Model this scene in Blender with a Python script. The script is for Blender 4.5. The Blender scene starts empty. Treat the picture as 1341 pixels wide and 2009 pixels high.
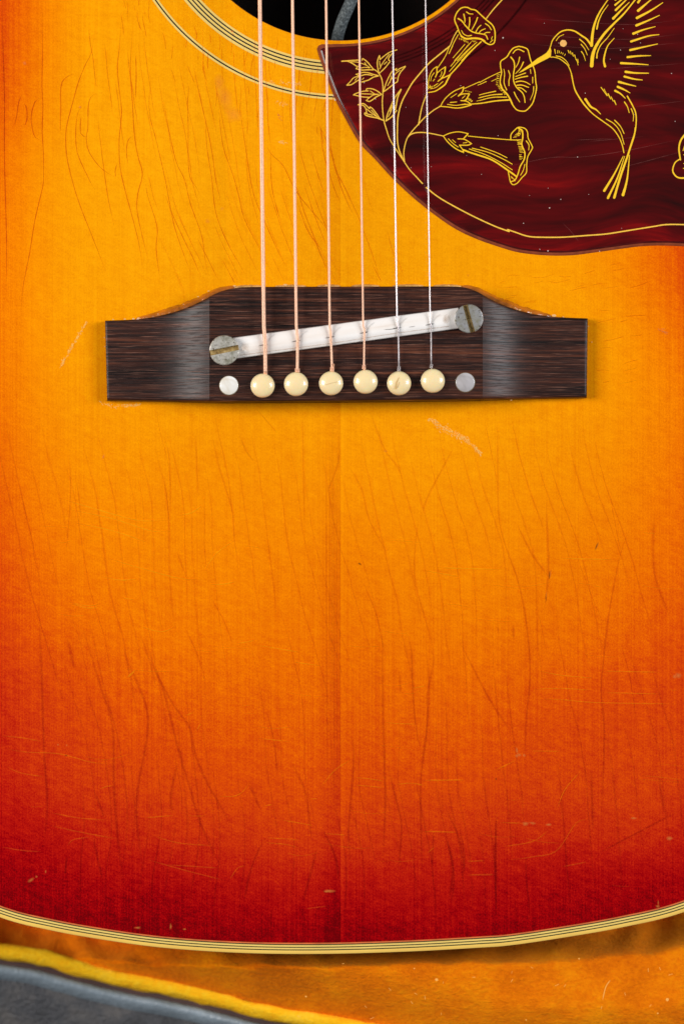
import bpy, bmesh, math, random
from mathutils import Vector, Matrix, noise
from mathutils.geometry import delaunay_2d_cdt

# ------------------------------------------------------------------ camera, light, exposure
# 1 unit = 1 dm.  S = size of one photo pixel on the plane of the soundboard
S, D, CX, CY = 0.00162, 7.0, 670.5, 1004.5
scene = bpy.context.scene
cam_d = bpy.data.cameras.new("camera"); cam = bpy.data.objects.new("camera", cam_d)
scene.collection.objects.link(cam); scene.camera = cam
cam.location = (0, 0, D)
cam_d.sensor_fit = 'VERTICAL'; cam_d.sensor_height = 36; cam_d.sensor_width = 24
cam_d.lens = 36 * D / (2009 * S)
cam_d.clip_start = 0.1; cam_d.clip_end = 100
cam_d.dof.use_dof = True; cam_d.dof.focus_distance = D - 0.04; cam_d.dof.aperture_fstop = 0.52

w = bpy.data.worlds.new("World"); scene.world = w; w.use_nodes = True
w.node_tree.nodes['Background'].inputs[0].default_value = (0.80, 0.90, 1.0, 1)
w.node_tree.nodes['Background'].inputs[1].default_value = 0.09

def area(name, loc, target, sx, sy, power, col):
    l = bpy.data.lights.new(name, 'AREA'); l.shape = 'RECTANGLE'; l.size = sx; l.size_y = sy
    l.energy = power; l.color = col
    o = bpy.data.objects.new(name, l); scene.collection.objects.link(o)
    o.location = loc
    o.rotation_euler = (Vector(target) - Vector(loc)).to_track_quat('-Z', 'Y').to_euler()
area("softbox_left", (-10.6, 1.8, 8.0), (0, 0, 0), 5.0, 7.0, 1790, (1.0, 0.97, 0.93))
area("softbox_right", (10.3, 2.1, 7.5), (0, 0, 0), 4.0, 6.0, 1330, (0.94, 0.97, 1.0))
scene.view_settings.view_transform = 'Standard'; scene.view_settings.look = 'None'
scene.view_settings.exposure = 0.0; scene.view_settings.gamma = 1.0

# ------------------------------------------------------------------ helpers
R = random.Random(7)
def P(px, py, z=0.0):
    f = (D - z) / D
    return Vector(((px - CX) * S * f, -(py - CY) * S * f, z))
def lin(r, g, b):
    f = lambda c: (c/255/12.92) if c/255 <= .04045 else ((c/255+.055)/1.055)**2.4
    return (f(r), f(g), f(b), 1)
def lerp(a, b, t): return a + (b - a) * t
def sstep(a, b, x):
    t = max(0, min(1, (x - a) / (b - a))); return t*t*(3-2*t)

def link(o): scene.collection.objects.link(o); return o
def empty(name, loc, label, cat):
    o = link(bpy.data.objects.new(name, None)); o.location = loc; o.empty_display_size = .2
    o['label'] = label; o['category'] = cat
    bpy.context.view_layer.update()
    return o
def worldloc(o):
    v = Vector(o.location)
    while o.parent is not None:
        o = o.parent; v = v + Vector(o.location)
    return v
def build(name, verts, faces, mat, parent=None, smooth=True, label=None, kind=None,
          recentre=True, attrs=None, mats=None, fmat=None):
    me = bpy.data.meshes.new(name)
    verts = [Vector(v) for v in verts]
    c = Vector((0, 0, 0))
    if recentre and verts:
        lo = Vector([min(v[i] for v in verts) for i in range(3)])
        hi = Vector([max(v[i] for v in verts) for i in range(3)])
        c = (lo + hi) / 2; c.z = lo.z
    me.from_pydata([v - c for v in verts], [], faces)
    for m in (mats or [mat]): me.materials.append(m)
    if fmat: me.polygons.foreach_set('material_index', fmat)
    me.polygons.foreach_set('use_smooth', [smooth] * len(me.polygons))
    for k, vals in (attrs or {}).items():
        a = me.attributes.new(k, 'FLOAT', 'POINT'); a.data.foreach_set('value', vals)
    me.update()
    o = link(bpy.data.objects.new(name, me))
    o.parent = parent
    o.location = c - (worldloc(parent) if parent else Vector((0, 0, 0)))
    if label: o['label'] = label
    if kind: o['kind'] = kind
    return o

def catmull(pts, n=8, closed=False):
    out = []; N = len(pts)
    if N < 3 and not closed:
        return [tuple(lerp(pts[0][k], pts[-1][k], i/n) for k in range(2)) for i in range(n+1)]
    rng = range(N if closed else N-1)
    for i in rng:
        if closed: p0, p1, p2, p3 = pts[i-1], pts[i], pts[(i+1) % N], pts[(i+2) % N]
        else:
            p1, p2 = pts[i], pts[i+1]
            p0 = pts[i-1] if i > 0 else (2*p1[0]-p2[0], 2*p1[1]-p2[1])
            p3 = pts[i+2] if i+2 < N else (2*p2[0]-p1[0], 2*p2[1]-p1[1])
        for j in range(n):
            t = j/n
            out.append(tuple(.5*((2*p1[k])+(-p0[k]+p2[k])*t+(2*p0[k]-5*p1[k]+4*p2[k]-p3[k])*t*t
                       +(-p0[k]+3*p1[k]-3*p2[k]+p3[k])*t**3) for k in range(2)))
    if not closed: out.append(tuple(pts[-1]))
    return out
def interp(table, x):
    if x <= table[0][0]: return table[0][1]
    for a, b in zip(table, table[1:]):
        if x <= b[0]: return lerp(a[1], b[1], (x-a[0])/(b[0]-a[0]))
    return table[-1][1]
def pinterp(table, n=12):
    return catmull(table, n)
def offset(pts, d):                                    # closed curve, + = inwards (for our winding see below)
    out = []; N = len(pts)
    for i in range(N):
        a, b = pts[i-1], pts[(i+1) % N]
        tx, ty = b[0]-a[0], b[1]-a[1]; l = math.hypot(tx, ty) or 1
        out.append((pts[i][0] - ty/l*d, pts[i][1] + tx/l*d))
    return out
def sarea(pts): return sum(a[0]*b[1]-b[0]*a[1] for a, b in zip(pts, pts[1:]+pts[:1]))/2
def orient(pts): return pts if sarea(pts) > 0 else pts[::-1]      # positive area: offset(+) goes inwards
def inpoly(x, y, poly):
    c = False; j = len(poly)-1
    for i in range(len(poly)):
        xi, yi = poly[i]; xj, yj = poly[j]
        if (yi > y) != (yj > y) and x < (xj-xi)*(y-yi)/(yj-yi)+xi: c = not c
        j = i
    return c

# ------------------------------------------------------------------ material helpers
class NT:
    def __init__(s, name):
        s.m = bpy.data.materials.new(name); s.m.use_nodes = True
        s.t = s.m.node_tree; s.b = s.t.nodes['Principled BSDF']; s.out = s.t.nodes['Material Output']
    def n(s, typ, **kw):
        nd = s.t.nodes.new(typ)
        for k, v in kw.items(): setattr(nd, k, v)
        return nd
    def l(s, a, b): s.t.links.new(a, b)
    def coord(s): return s.n('ShaderNodeTexCoord').outputs['Object']
    def mapping(s, scale, rot=0, src=None):
        m = s.n('ShaderNodeMapping'); m.inputs['Scale'].default_value = scale
        m.inputs['Rotation'].default_value = (0, 0, rot); m.vector_type = 'POINT'
        s.l(src or s.coord(), m.inputs['Vector']); return m.outputs[0]
    def noise(s, scale, rot=0, detail=3, rough=.5, dist=0, src=None, pre_rot=0):
        if pre_rot: src = s.mapping((1, 1, 1), pre_rot, src)
        v = s.mapping(scale, rot, src)
        nd = s.n('ShaderNodeTexNoise'); nd.inputs['Scale'].default_value = 1
        nd.inputs['Detail'].default_value = detail; nd.inputs['Roughness'].default_value = rough
        nd.inputs['Distortion'].default_value = dist
        s.l(v, nd.inputs['Vector']); return nd.outputs['Fac']
    def math(s, op, a, b=None, c=None, clamp=False):
        nd = s.n('ShaderNodeMath', operation=op); nd.use_clamp = clamp
        for i, v in enumerate((a, b, c)):
            if v is None: continue
            if isinstance(v, (int, float)): nd.inputs[i].default_value = v
            else: s.l(v, nd.inputs[i])
        return nd.outputs[0]
    def rng(s, v, a, b, c, d):
        nd = s.n('ShaderNodeMapRange')
        s.l(v, nd.inputs[0])
        for i, x in enumerate((a, b, c, d)): nd.inputs[i+1].default_value = x
        return nd.outputs[0]
    def ramp(s, v, stops, interp='LINEAR'):
        nd = s.n('ShaderNodeValToRGB'); nd.color_ramp.interpolation = interp
        e = nd.color_ramp.elements
        while len(e) < len(stops): e.new(.5)
        for i, (p, c) in enumerate(stops): e[i].position = p; e[i].color = c
        s.l(v, nd.inputs[0]); return nd.outputs[0]
    def mix(s, f, a, b, blend='MIX'):
        nd = s.n('ShaderNodeMix', data_type='RGBA', blend_type=blend)
        for sock, v in ((nd.inputs[0], f), (nd.inputs[6], a), (nd.inputs[7], b)):
            if isinstance(v, (int, float)): sock.default_value = v
            elif isinstance(v, tuple): sock.default_value = v
            else: s.l(v, sock)
        return nd.outputs[2]
    def attr(s, name): 
        nd = s.n('ShaderNodeAttribute'); nd.attribute_name = name; return nd.outputs['Fac']
    def bump(s, h, strength, dist, inp='Normal'):
        nd = s.n('ShaderNodeBump'); nd.inputs['Strength'].default_value = strength
        nd.inputs['Distance'].default_value = dist
        s.l(h, nd.inputs['Height']); s.l(nd.outputs[0], s.b.inputs[inp]); return nd.outputs[0]
    def set(s, **kw):
        for k, v in kw.items():
            k = k.replace('_', ' ')
            i = s.b.inputs[k]
            if isinstance(v, (int, float, tuple)): i.default_value = v
            else: s.l(v, i)
    def alpha(s, a):
        s.l(a, s.b.inputs['Alpha'])

BURST = [(0.0, lin(246, 165, 6)), (.12, lin(244, 154, 2)), (.3, lin(241, 133, 0)), (.46, lin(233, 108, 0)),
         (.6, lin(219, 77, 4)), (.72, lin(202, 50, 9)), (.82, lin(184, 22, 9)), (.92, lin(158, 0, 7)), (1.0, lin(112, 0, 6))]
def burst_colour(T):
    x = T.n('ShaderNodeSeparateXYZ'); T.l(T.coord(), x.inputs[0])
    t = T.attr('burst')
    fine = T.noise((190, 1.0, 1), detail=0)                       # growth rings, seen as thin vertical lines
    band = T.noise((16, .12, 1), detail=3)                        # wider bands of the boards
    silk = T.noise((24, 62, 1), pre_rot=.38, detail=4, rough=.7)  # silk across the grain
    cloud = T.noise((2.2, 1.3, 1), detail=3)
    speck = T.noise((230, 170, 1), detail=2, rough=.7)
    blot = T.noise((26, 20, 1), detail=4, rough=.65)
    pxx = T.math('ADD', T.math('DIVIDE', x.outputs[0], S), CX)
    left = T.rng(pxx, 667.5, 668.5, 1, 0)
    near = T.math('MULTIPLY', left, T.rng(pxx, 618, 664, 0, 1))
    pale_strip = T.math('MULTIPLY', T.math('SUBTRACT', 1, left), T.rng(pxx, 669, 680, 1, 0))  # paler strip of wood just right of the centre seam
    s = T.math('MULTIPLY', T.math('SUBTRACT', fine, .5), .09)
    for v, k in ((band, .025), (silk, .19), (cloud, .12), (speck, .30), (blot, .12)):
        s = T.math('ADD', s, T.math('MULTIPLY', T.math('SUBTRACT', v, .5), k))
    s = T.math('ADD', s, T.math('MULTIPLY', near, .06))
    s = T.math('SUBTRACT', s, T.math('MULTIPLY', pale_strip, .045))
    t2 = T.math('ADD', T.math('MULTIPLY_ADD', t, .93, .05), s, clamp=True)
    col = T.ramp(t2, BURST)
    val = T.math('SUBTRACT', 1.0, T.math('MULTIPLY', s, .9))
    val3 = T.n('ShaderNodeCombineColor'); 
    for i in range(3): T.l(val, val3.inputs[i])
    col = T.mix(1.0, col, val3.outputs[0], 'MULTIPLY')
    return col, fine, silk, speck

def mat_soundboard():
    T = NT('sunburst_spruce'); col, fine, silk, speck = burst_colour(T)
    T.set(Base_Color=col, Roughness=.6, Specular_IOR_Level=.0, Coat_Weight=.3, Coat_Roughness=.06)
    h = T.math('ADD', T.math('MULTIPLY', fine, .2), T.math('MULTIPLY', speck, .5))
    h = T.math('ADD', h, silk)
    T.bump(h, .28, .004)
    T.bump(T.math('ADD', silk, T.math('MULTIPLY', fine, .3)), .08, .003, 'Coat Normal')
    return T.m
def mat_mark(name, mult, strength, base=None, rough=.5):
    """thin wear marks that keep the colour of the finish around them"""
    T = NT(name)
    if base is None:
        col, *_ = burst_colour(T); col = T.mix(1.0, col, mult, 'MULTIPLY')
    else: col = base
    T.set(Base_Color=col, Roughness=rough, Specular_IOR_Level=.08)
    br = T.noise((40, 40, 40), detail=3)
    a = T.math('MULTIPLY', T.attr('soft'), T.rng(br, .3, .55, strength*.7, strength))
    T.alpha(a); return T.m

def mat_plain(name, col, rough=.5, metal=0, spec=.5, coat=0, var=0, vs=(60, 60, 60), bump=0, bs=(200, 200, 200), bd=.002, ani=0):
    T = NT(name)
    c = col
    if var:
        n = T.noise(vs, detail=4)
        c = T.mix(T.rng(n, .3, .7, 0, 1), tuple(min(1, x*(1-var)) for x in col[:3])+(1,), tuple(min(1, x*(1+var)) for x in col[:3])+(1,))
    T.set(Base_Color=c, Roughness=rough, Metallic=metal, Specular_IOR_Level=spec, Coat_Weight=coat, Coat_Roughness=.08)
    if bump: T.bump(T.noise(bs, detail=3), bump, bd)
    return T.m

def mat_rosewood():
    T = NT('rosewood')
    src = T.coord()
    streak = T.noise((1.7, 150, 1), detail=5, rough=.65, dist=.25)
    broad = T.noise((.8, 22, 1), detail=4)
    pore = T.noise((14, 330, 1), detail=2, rough=.6)
    pale = T.noise((7, 300, 1), detail=3, rough=.7, dist=.15)
    v = T.math('ADD', T.math('MULTIPLY', streak, .62), T.math('MULTIPLY', broad, .38))
    col = T.ramp(v, [(.38, lin(16, 7, 5)), (.46, lin(38, 19, 15)), (.53, lin(62, 32, 23)), (.60, lin(94, 50, 33)), (.67, lin(126, 74, 50))])
    col = T.mix(T.rng(pore, .56, .66, 0, .75), col, lin(20, 11, 11))
    col = T.mix(T.rng(pale, .56, .74, 0, .7), col, lin(158, 108, 88))
    r = T.rng(pore, .45, .7, .4, .52)
    T.set(Base_Color=col, Roughness=r, Specular_IOR_Level=.28)
    h = T.math('SUBTRACT', T.math('MULTIPLY', streak, .6), T.rng(pore, .54, .64, 0, 1))
    T.bump(h, .22, .0012)
    return T.m

def mat_tortoise():
    T = NT('tortoise_celluloid')
    warp = T.n('ShaderNodeTexNoise'); warp.inputs['Scale'].default_value = 1.3; warp.inputs['Detail'].default_value = 2
    T.l(T.coord(), warp.inputs['Vector'])
    add = T.n('ShaderNodeVectorMath', operation='MULTIPLY_ADD')
    T.l(warp.outputs['Color'], add.inputs[0]); add.inputs[1].default_value = (.38, .38, 0); T.l(T.coord(), add.inputs[2])
    a = T.noise((1.6, 9, 1), src=add.outputs[0], detail=4, rough=.55, dist=.5)
    b = T.noise((4, 26, 1), src=add.outputs[0], detail=4, rough=.6)
    c = T.noise((2.2, 3, 1), detail=2)
    v = T.math('ADD', T.math('MULTIPLY', a, .55), T.math('ADD', T.math('MULTIPLY', b, .22), T.math('MULTIPLY', c, .23)))
    edge = T.attr('edge')
    v = T.math('ADD', v, T.math('MULTIPLY', edge, T.rng(b, .35, .65, -.02, .16)))
    col = T.ramp(v, [(.36, lin(38, 8, 7)), (.45, lin(64, 6, 6)), (.53, lin(84, 6, 7)), (.60, lin(106, 7, 8)), (.70, lin(146, 14, 9))])
    T.set(Base_Color=col, Roughness=.6, Specular_IOR_Level=.0, Coat_Weight=1.0, Coat_Roughness=.03)
    T.bump(T.noise((5, 5, 5), detail=2), .12, .02, 'Coat Normal')
    return T.m

M = {}
M['top'] = mat_soundboard()
M['crack'] = mat_mark('finish_crack', (.88, .60, .5, 1), .72)
M['grain_shadow'] = mat_mark('grain_crease', (.88, .80, .75, 1), .36)  # soft cracks under the colour, darker than the finish around them
M['pale_scratch'] = mat_mark('pale_scratch', (1, 1, 1, 1), .85, lin(255, 204, 104))
M['light_line'] = mat_mark('light_line', (1.08, 1.2, 1.6, 1), .75)
M['dent'] = mat_mark('dent_pale', (1, 1, 1, 1), .62, lin(232, 136, 62))
M['dent_dark'] = mat_mark('dent_dark', (1, 1, 1, 1), .85, lin(70, 35, 15))
M['blush'] = mat_mark('worn_blush', (1, 1, 1, 1), .2, lin(225, 130, 70))
M['rosewood'] = mat_rosewood()
M['tortoise'] = mat_tortoise()
M['guard_edge'] = mat_plain('pickguard_worn_edge', lin(138, 66, 40), .8, spec=.1, var=.25, vs=(40, 40, 40), bump=.3, bs=(120, 120, 120))
M['guard_bevel'] = mat_plain('pickguard_bevel', lin(74, 14, 14), .4, spec=.1, coat=.45, var=.3, vs=(30, 30, 30))
M['gold'] = mat_plain('gold_paint', lin(246, 190, 58), .5, var=.10, vs=(90, 90, 90), bump=.4, bs=(300, 300, 300))
M['gold_bright'] = mat_plain('gold_paint_bright', lin(255, 196, 8), .5, var=.08, vs=(90, 90, 90), bump=.4, bs=(300, 300, 300))
M['gold_pale'] = mat_plain('gold_paint_pale', lin(238, 176, 92), .55, var=.12, vs=(150, 150, 150))
M['cream'] = mat_plain('aged_cream_celluloid', lin(240, 204, 110), .35, var=.07, vs=(8, 8, 8), coat=.4)
M['cream_edge'] = mat_plain('aged_cream_edge', lin(255, 204, 98), .35, var=.07, vs=(8, 8, 8), coat=.4)
M['black_line'] = mat_plain('black_line', lin(34, 30, 22), .35, coat=.4)
M['green_line'] = mat_plain('aged_black_line', lin(62, 62, 30), .4, coat=.3)
M['red_line'] = mat_plain('stained_line', lin(214, 110, 55), .4, coat=.3, var=.2, vs=(20, 20, 20))
M['side'] = mat_plain('stained_mahogany', lin(88, 26, 14), .25, coat=.5)
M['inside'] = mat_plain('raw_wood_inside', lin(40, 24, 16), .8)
M['hole_edge'] = mat_plain('hole_edge_wood', lin(170, 84, 20), .6, var=.2)
M['bronze'] = mat_plain('bronze_winding', lin(250, 198, 166), .42, metal=.5)
M['steel'] = mat_plain('plain_steel', lin(196, 186, 186), .36, metal=.75)
M['ivory'] = mat_plain('aged_ivory_plastic', lin(255, 224, 172), .35, var=.05, vs=(14, 14, 14), coat=.6, spec=.5)
M['ivory_mark'] = mat_plain('ivory_scuff', lin(214, 176, 116), .6)

M['ivory'].node_tree.nodes['Principled BSDF'].inputs['Subsurface Weight'].default_value = .35
M['ivory'].node_tree.nodes['Principled BSDF'].inputs['Subsurface Scale'].default_value = .03
M['ivory'].node_tree.nodes['Principled BSDF'].inputs['Subsurface Radius'].default_value = (1, .7, .4)
def mat_saddle():
    T = NT('white_ceramic')
    n = T.noise((2.5, 26, 8), pre_rot=-.13, detail=4, rough=.6)
    col = T.ramp(n, [(.26, lin(226, 204, 190)), (.4, lin(246, 236, 228)), (.6, lin(250, 244, 240))])
    T.set(Base_Color=col, Roughness=.3, Coat_Weight=.4, Coat_Roughness=.1, Subsurface_Weight=0.0)
    return T.m
M['saddle'] = mat_saddle()
def mat_screw(name, base):
    T = NT(name)
    n = T.noise((34, 34, 34), detail=5, rough=.7); k = T.noise((110, 110, 110), detail=3)
    col = T.mix(T.rng(n, .4, .62, 0, 1), base, lin(140, 136, 120))
    col = T.mix(T.rng(k, .6, .68, 0, .8), col, lin(88, 72, 48))
    T.set(Base_Color=col, Roughness=T.rng(n, .3, .7, .34, .62), Metallic=.55)
    T.bump(k, .45, .003); return T.m
M['screw_l'] = mat_screw('tarnished_nickel', lin(214, 208, 198))
M['screw_r'] = mat_screw('dull_nickel', lin(176, 174, 174))
def mat_dirt():
    T = NT('rusty_slot_dirt')
    n = T.noise((60, 60, 60), detail=5, rough=.7)
    col = T.ramp(n, [(.3, lin(74, 56, 26)), (.5, lin(148, 118, 66)), (.7, lin(190, 166, 112))])
    T.set(Base_Color=col, Roughness=.9); T.bump(n, .8, .006); return T.m
M['dirt'] = mat_dirt()
def mat_pearl(name, a, b):
    T = NT(name)
    n = T.noise((6, 22, 8), pre_rot=.5, detail=3, dist=1.2)
    T.set(Base_Color=T.mix(T.rng(n, .38, .62, 0, 1), a, b), Roughness=.2, Coat_Weight=1.0, Coat_Roughness=.03)
    return T.m
M['pearl_l'] = mat_pearl('white_pearl', lin(226, 216, 200), lin(255, 255, 255))  # pearl catching the light, its sheen painted as a bright base colour
M['pearl_r'] = mat_pearl('grey_pearl', lin(166, 160, 160), lin(200, 194, 196))  # same pearl without the reflection, painted as a grey base colour
M['rust_ring'] = mat_plain('seat_ring', lin(120, 98, 66), .7)
M['lacquer'] = mat_plain('lacquer_bead', lin(186, 104, 26), .25, coat=1, var=.35, vs=(26, 26, 26), bump=.5, bs=(60, 60, 60), bd=.006)
M['lacquer_pale'] = mat_plain('lacquer_chip', lin(214, 160, 92), .4, coat=.6, var=.4, vs=(40, 40, 40), bump=.6, bs=(90, 90, 90), bd=.006)
M['lint'] = mat_plain('lint', lin(250, 176, 80), .9)
M['stain'] = mat_mark('string_stain', (1, 1, 1, 1), .9, lin(48, 34, 30))  # string dirt, and the painted shadow of each string on the saddle
M['stain_soft'] = mat_mark('saddle_stain', (1, 1, 1, 1), .6, lin(196, 170, 146))
M['ghost'] = mat_mark('rosette_ghost', (1, 1, 1, 1), .8, lin(28, 5, 7), rough=.3)
M['hairline'] = mat_mark('hairline_scratch', (1, 1, 1, 1), .13, lin(236, 150, 140))
M['dust'] = mat_plain('dust', lin(205, 180, 170), .9)
M['chip'] = mat_plain('chipped_lacquer', lin(222, 172, 110), .6, var=.2)
def mat_cable():
    T = NT('cable_sleeve')
    n = T.noise((150, 150, 150), detail=3, rough=.7)
    T.set(Base_Color=T.ramp(n, [(.35, lin(48, 54, 56)), (.55, lin(92, 100, 102)), (.72, lin(150, 158, 158))]), Roughness=.7)
    T.bump(n, .6, .006); return T.m
M['cable'] = mat_cable()
def mat_plush(name, c0, c1, c2):
    T = NT(name)
    a = T.noise((5, 5, 5), detail=5, rough=.6); b = T.noise((60, 90, 60), detail=4, rough=.7)
    v = T.math('ADD', T.math('MULTIPLY', a, .6), T.math('MULTIPLY', b, .4))
    T.set(Base_Color=T.ramp(v, [(.34, c0), (.5, c1), (.64, c2)]), Roughness=1.0, Specular_IOR_Level=.1,
          Sheen_Weight=.25, Sheen_Roughness=.5, Sheen_Tint=lin(255, 190, 60))
    T.bump(b, .7, .012); return T.m
M['plush'] = mat_plush('orange_plush', lin(204, 92, 0), lin(236, 120, 0), lin(250, 144, 2))
M['piping'] = mat_plush('yellow_plush_edge', lin(255, 172, 12), lin(255, 196, 28), lin(255, 208, 58))  # strong light on the plush crest, painted in as yellow
def mat_tolex():
    T = NT('black_tolex')
    n = T.noise((60, 60, 60), detail=4, rough=.65); b = T.noise((9, 9, 9), detail=4, rough=.6)
    T.set(Base_Color=T.ramp(b, [(.32, lin(50, 50, 53)), (.5, lin(68, 68, 72)), (.7, lin(92, 88, 86))]), Roughness=.5, Specular_IOR_Level=.5)
    T.bump(n, .8, .02); return T.m
M['tolex'] = mat_tolex()
M['tolex_bead'] = mat_plain('vinyl_bead', lin(128, 140, 150), .4, var=.15, vs=(9, 9, 9), bump=.5, bs=(60, 60, 60), bd=.01)  # highlight on the rounded tolex edge, painted in as pale blue-grey
M['groove'] = mat_plain('brown_groove', lin(66, 44, 42), .8, var=.2, vs=(9, 9, 9))
M['floor'] = mat_plain('grey_floor', lin(96, 92, 88), .8, var=.1, vs=(3, 3, 3))

# ------------------------------------------------------------------ sunburst (finish, not light): red towards the rim, amber in the middle
BX = [-620, -200, 0, 60, 150, 300, 500, 670, 850, 1000, 1100, 1200, 1280, 1341, 1550, 1950]
BT = [
 (-1350, [1, 1, 1, .95, .9, .9, .9, .9, .9, .9, .9, .92, .95, 1, 1, 1]),
 (-800,  [1, .8, .5, .4, .3, .15, .1, .08, .1, .2, .3, .4, .5, .6, .85, 1]),
 (-300,  [1, .95, .7, .45, .2, .05, .03, .02, .03, .05, .2, .4, .6, .75, .95, 1]),
 (0,     [1, .9, .60, .40, .14, .05, .04, .04, .04, .05, .2, .4, .6, .7, .95, 1]),
 (150,   [1, .85, .56, .34, .08, .04, .03, .03, .03, .05, .15, .3, .5, .65, .9, 1]),
 (300,   [1, .8, .42, .20, .05, .03, .03, .03, .03, .05, .10, .25, .5, .62, .9, 1]),
 (520,   [1, .75, .36, .20, .08, .04, .04, .05, .05, .07, .12, .25, .44, .60, .85, 1]),
 (650,   [1, .75, .34, .22, .10, .06, .06, .07, .06, .08, .12, .17, .33, .48, .8, 1]),
 (800,   [1, .75, .37, .25, .14, .10, .09, .11, .08, .10, .13, .18, .28, .38, .75, 1]),
 (950,   [1, .8, .43, .31, .21, .18, .17, .17, .14, .15, .17, .23, .33, .42, .75, 1]),
 (1100,  [1, .85, .52, .43, .33, .27, .27, .27, .23, .24, .27, .32, .40, .46, .8, 1]),
 (1250,  [1, .9, .60, .53, .45, .37, .35, .35, .33, .35, .40, .46, .52, .56, .85, 1]),
 (1350,  [1, .95, .68, .63, .56, .48, .43, .43, .43, .46, .52, .57, .60, .62, .9, 1]),
 (1450,  [1, 1, .78, .72, .66, .60, .55, .54, .55, .58, .62, .64, .65, .66, .95, 1]),
 (1550,  [1, 1, .87, .79, .74, .68, .64, .64, .65, .67, .68, .69, .70, .71, 1, 1]),
 (1650,  [1, 1, .95, .91, .85, .79, .74, .74, .76, .78, .80, .78, .79, .83, 1, 1]),
 (1720,  [1, 1, .98, .96, .93, .90, .85, .85, .86, .89, .91, .92, .93, .93, 1, 1]),
 (1800,  [1, 1, 1, 1, 1, .97, .95, .94, .93, .95, .96, .97, .97, .97, 1, 1]),
 (1850,  [1, 1, 1, 1, 1, 1, 1, .99, .97, 1, 1, 1, 1, 1, 1, 1]),
]
_rows = [(y, list(zip(BX, [v + .05*sstep(700, 1000, y)*(1-sstep(1350, 1500, y)) - .015*sstep(1400, 1550, y)*(1-sstep(1650, 1800, y)) + (.05 if x == 0 else .03 if x == 60 else 0)*(1-sstep(600, 900, y)) for x, v in zip(BX, r)]))) for y, r in BT]
def burst(x, y):
    def row(r): 
        r = r[1]
        if x <= r[0][0]: return r[0][1]
        for a, b in zip(r, r[1:]):
            if x <= b[0]:
                return lerp(a[1], b[1], (x-a[0])/(b[0]-a[0]))
        return r[-1][1]
    if y <= _rows[0][0]: return row(_rows[0])
    for a, b in zip(_rows, _rows[1:]):
        if y <= b[0]:
            return lerp(row(a), row(b), (y-a[0])/(b[0]-a[0]))
    return row(_rows[-1])
def burst_s(x, y):
    k = 32
    return (burst(x, y)*2 + burst(x-k, y) + burst(x+k, y) + burst(x, y-k) + burst(x, y+k)) / 6

# ------------------------------------------------------------------ the guitar
HC = (668, -251); HR = 331
guitar = empty('acoustic_guitar', (0, 0.6, -1.0),
    'old acoustic guitar with cherry sunburst top, slanted white saddle and dark red bird pickguard', 'guitar')
low = [(0, 1800.4), (100, 1826), (200, 1844), (300, 1858), (400, 1866.5), (500, 1871.2), (600, 1872.4), (700, 1871), (825, 1866.5),
       (940, 1860), (1000, 1855.5), (1100, 1841), (1220, 1820), (1341, 1790)]
right = [(1500, 1722), (1650, 1612), (1790, 1450), (1890, 1270), (1940, 1060), (1920, 840), (1840, 600), (1720, 380), (1630, 180), (1600, 0),
         (1610, -200), (1660, -400), (1700, -600), (1690, -800), (1620, -1000), (1480, -1150), (1280, -1250), (1000, -1290), (668, -1300)]
left = [(336, -1290), (60, -1250), (-140, -1150), (-280, -1000), (-350, -800), (-360, -600), (-320, -400), (-270, -200), (-260, 0),
        (-290, 180), (-380, 380), (-500, 600), (-580, 840), (-600, 1060), (-560, 1280), (-460, 1470), (-310, 1630), (-150, 1737)]
outline = orient(catmull(low + right + left, 8, True))
hole = [(HC[0]+HR*math.cos(a), HC[1]+HR*math.sin(a)) for a in [i*2*math.pi/160 for i in range(160)]]

# soundboard: constrained triangulation, so the finish can follow the outline
BW = 22.6
inner = offset(outline, BW)
pts2 = list(inner) + list(hole)
edges = [(i, (i+1) % len(inner)) for i in range(len(inner))]
o0 = len(inner); edges += [(o0+i, o0+(i+1) % len(hole)) for i in range(len(hole))]
marg = offset(outline, BW+8)
for y in range(-1290, 1880, 1):
    pass
y = -1280
while y < 1870:
    x = -590
    fy = 24 if -60 < y < 1870 else 90
    while x < 1930:
        fx = 24 if (-40 < x < 1380 and fy == 24) else 90
        dx = x-HC[0]; dy = y-HC[1]
        if dx*dx+dy*dy > (HR+8)**2 and inpoly(x, y, marg): pts2.append((x+R.uniform(-1, 1), y+R.uniform(-1, 1)))
        x += fx
    y += fy
vo, eo, fo, *_ = delaunay_2d_cdt([Vector(p) for p in pts2], edges, [], 0, 1e-4)
fs = []
for f in fo:
    cx = sum(vo[i].x for i in f)/3; cy = sum(vo[i].y for i in f)/3
    if (cx-HC[0])**2+(cy-HC[1])**2 < (HR*math.cos(math.pi/160)-.01)**2: continue
    if not inpoly(cx, cy, inner): continue
    fs.append(tuple(f)[::-1])
build('soundboard', [P(v.x, v.y, 0) for v in vo], fs, M['top'], guitar, recentre=False,
      attrs={'burst': [burst_s(v.x, v.y) for v in vo]})

# the thickness of the soundboard at the hole
vs, ff = [], []
n = len(hole)
for z, r in ((0, 0), (-.004, -1.2), (-.012, -1.6), (-.034, -1.6)):
    for (hx, hy) in hole:
        a = math.atan2(hy-HC[1], hx-HC[0]); p = P(HC[0]+(HR+r)*math.cos(a), HC[1]+(HR+r)*math.sin(a), 0); vs.append((p.x, p.y, z))
for k in range(3):
    for i in range(n):
        j = (i+1) % n; ff.append((k*n+i, k*n+j, (k+1)*n+j, (k+1)*n+i))
build('sound_hole_edge', vs, ff, M['hole_edge'], guitar)

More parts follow.
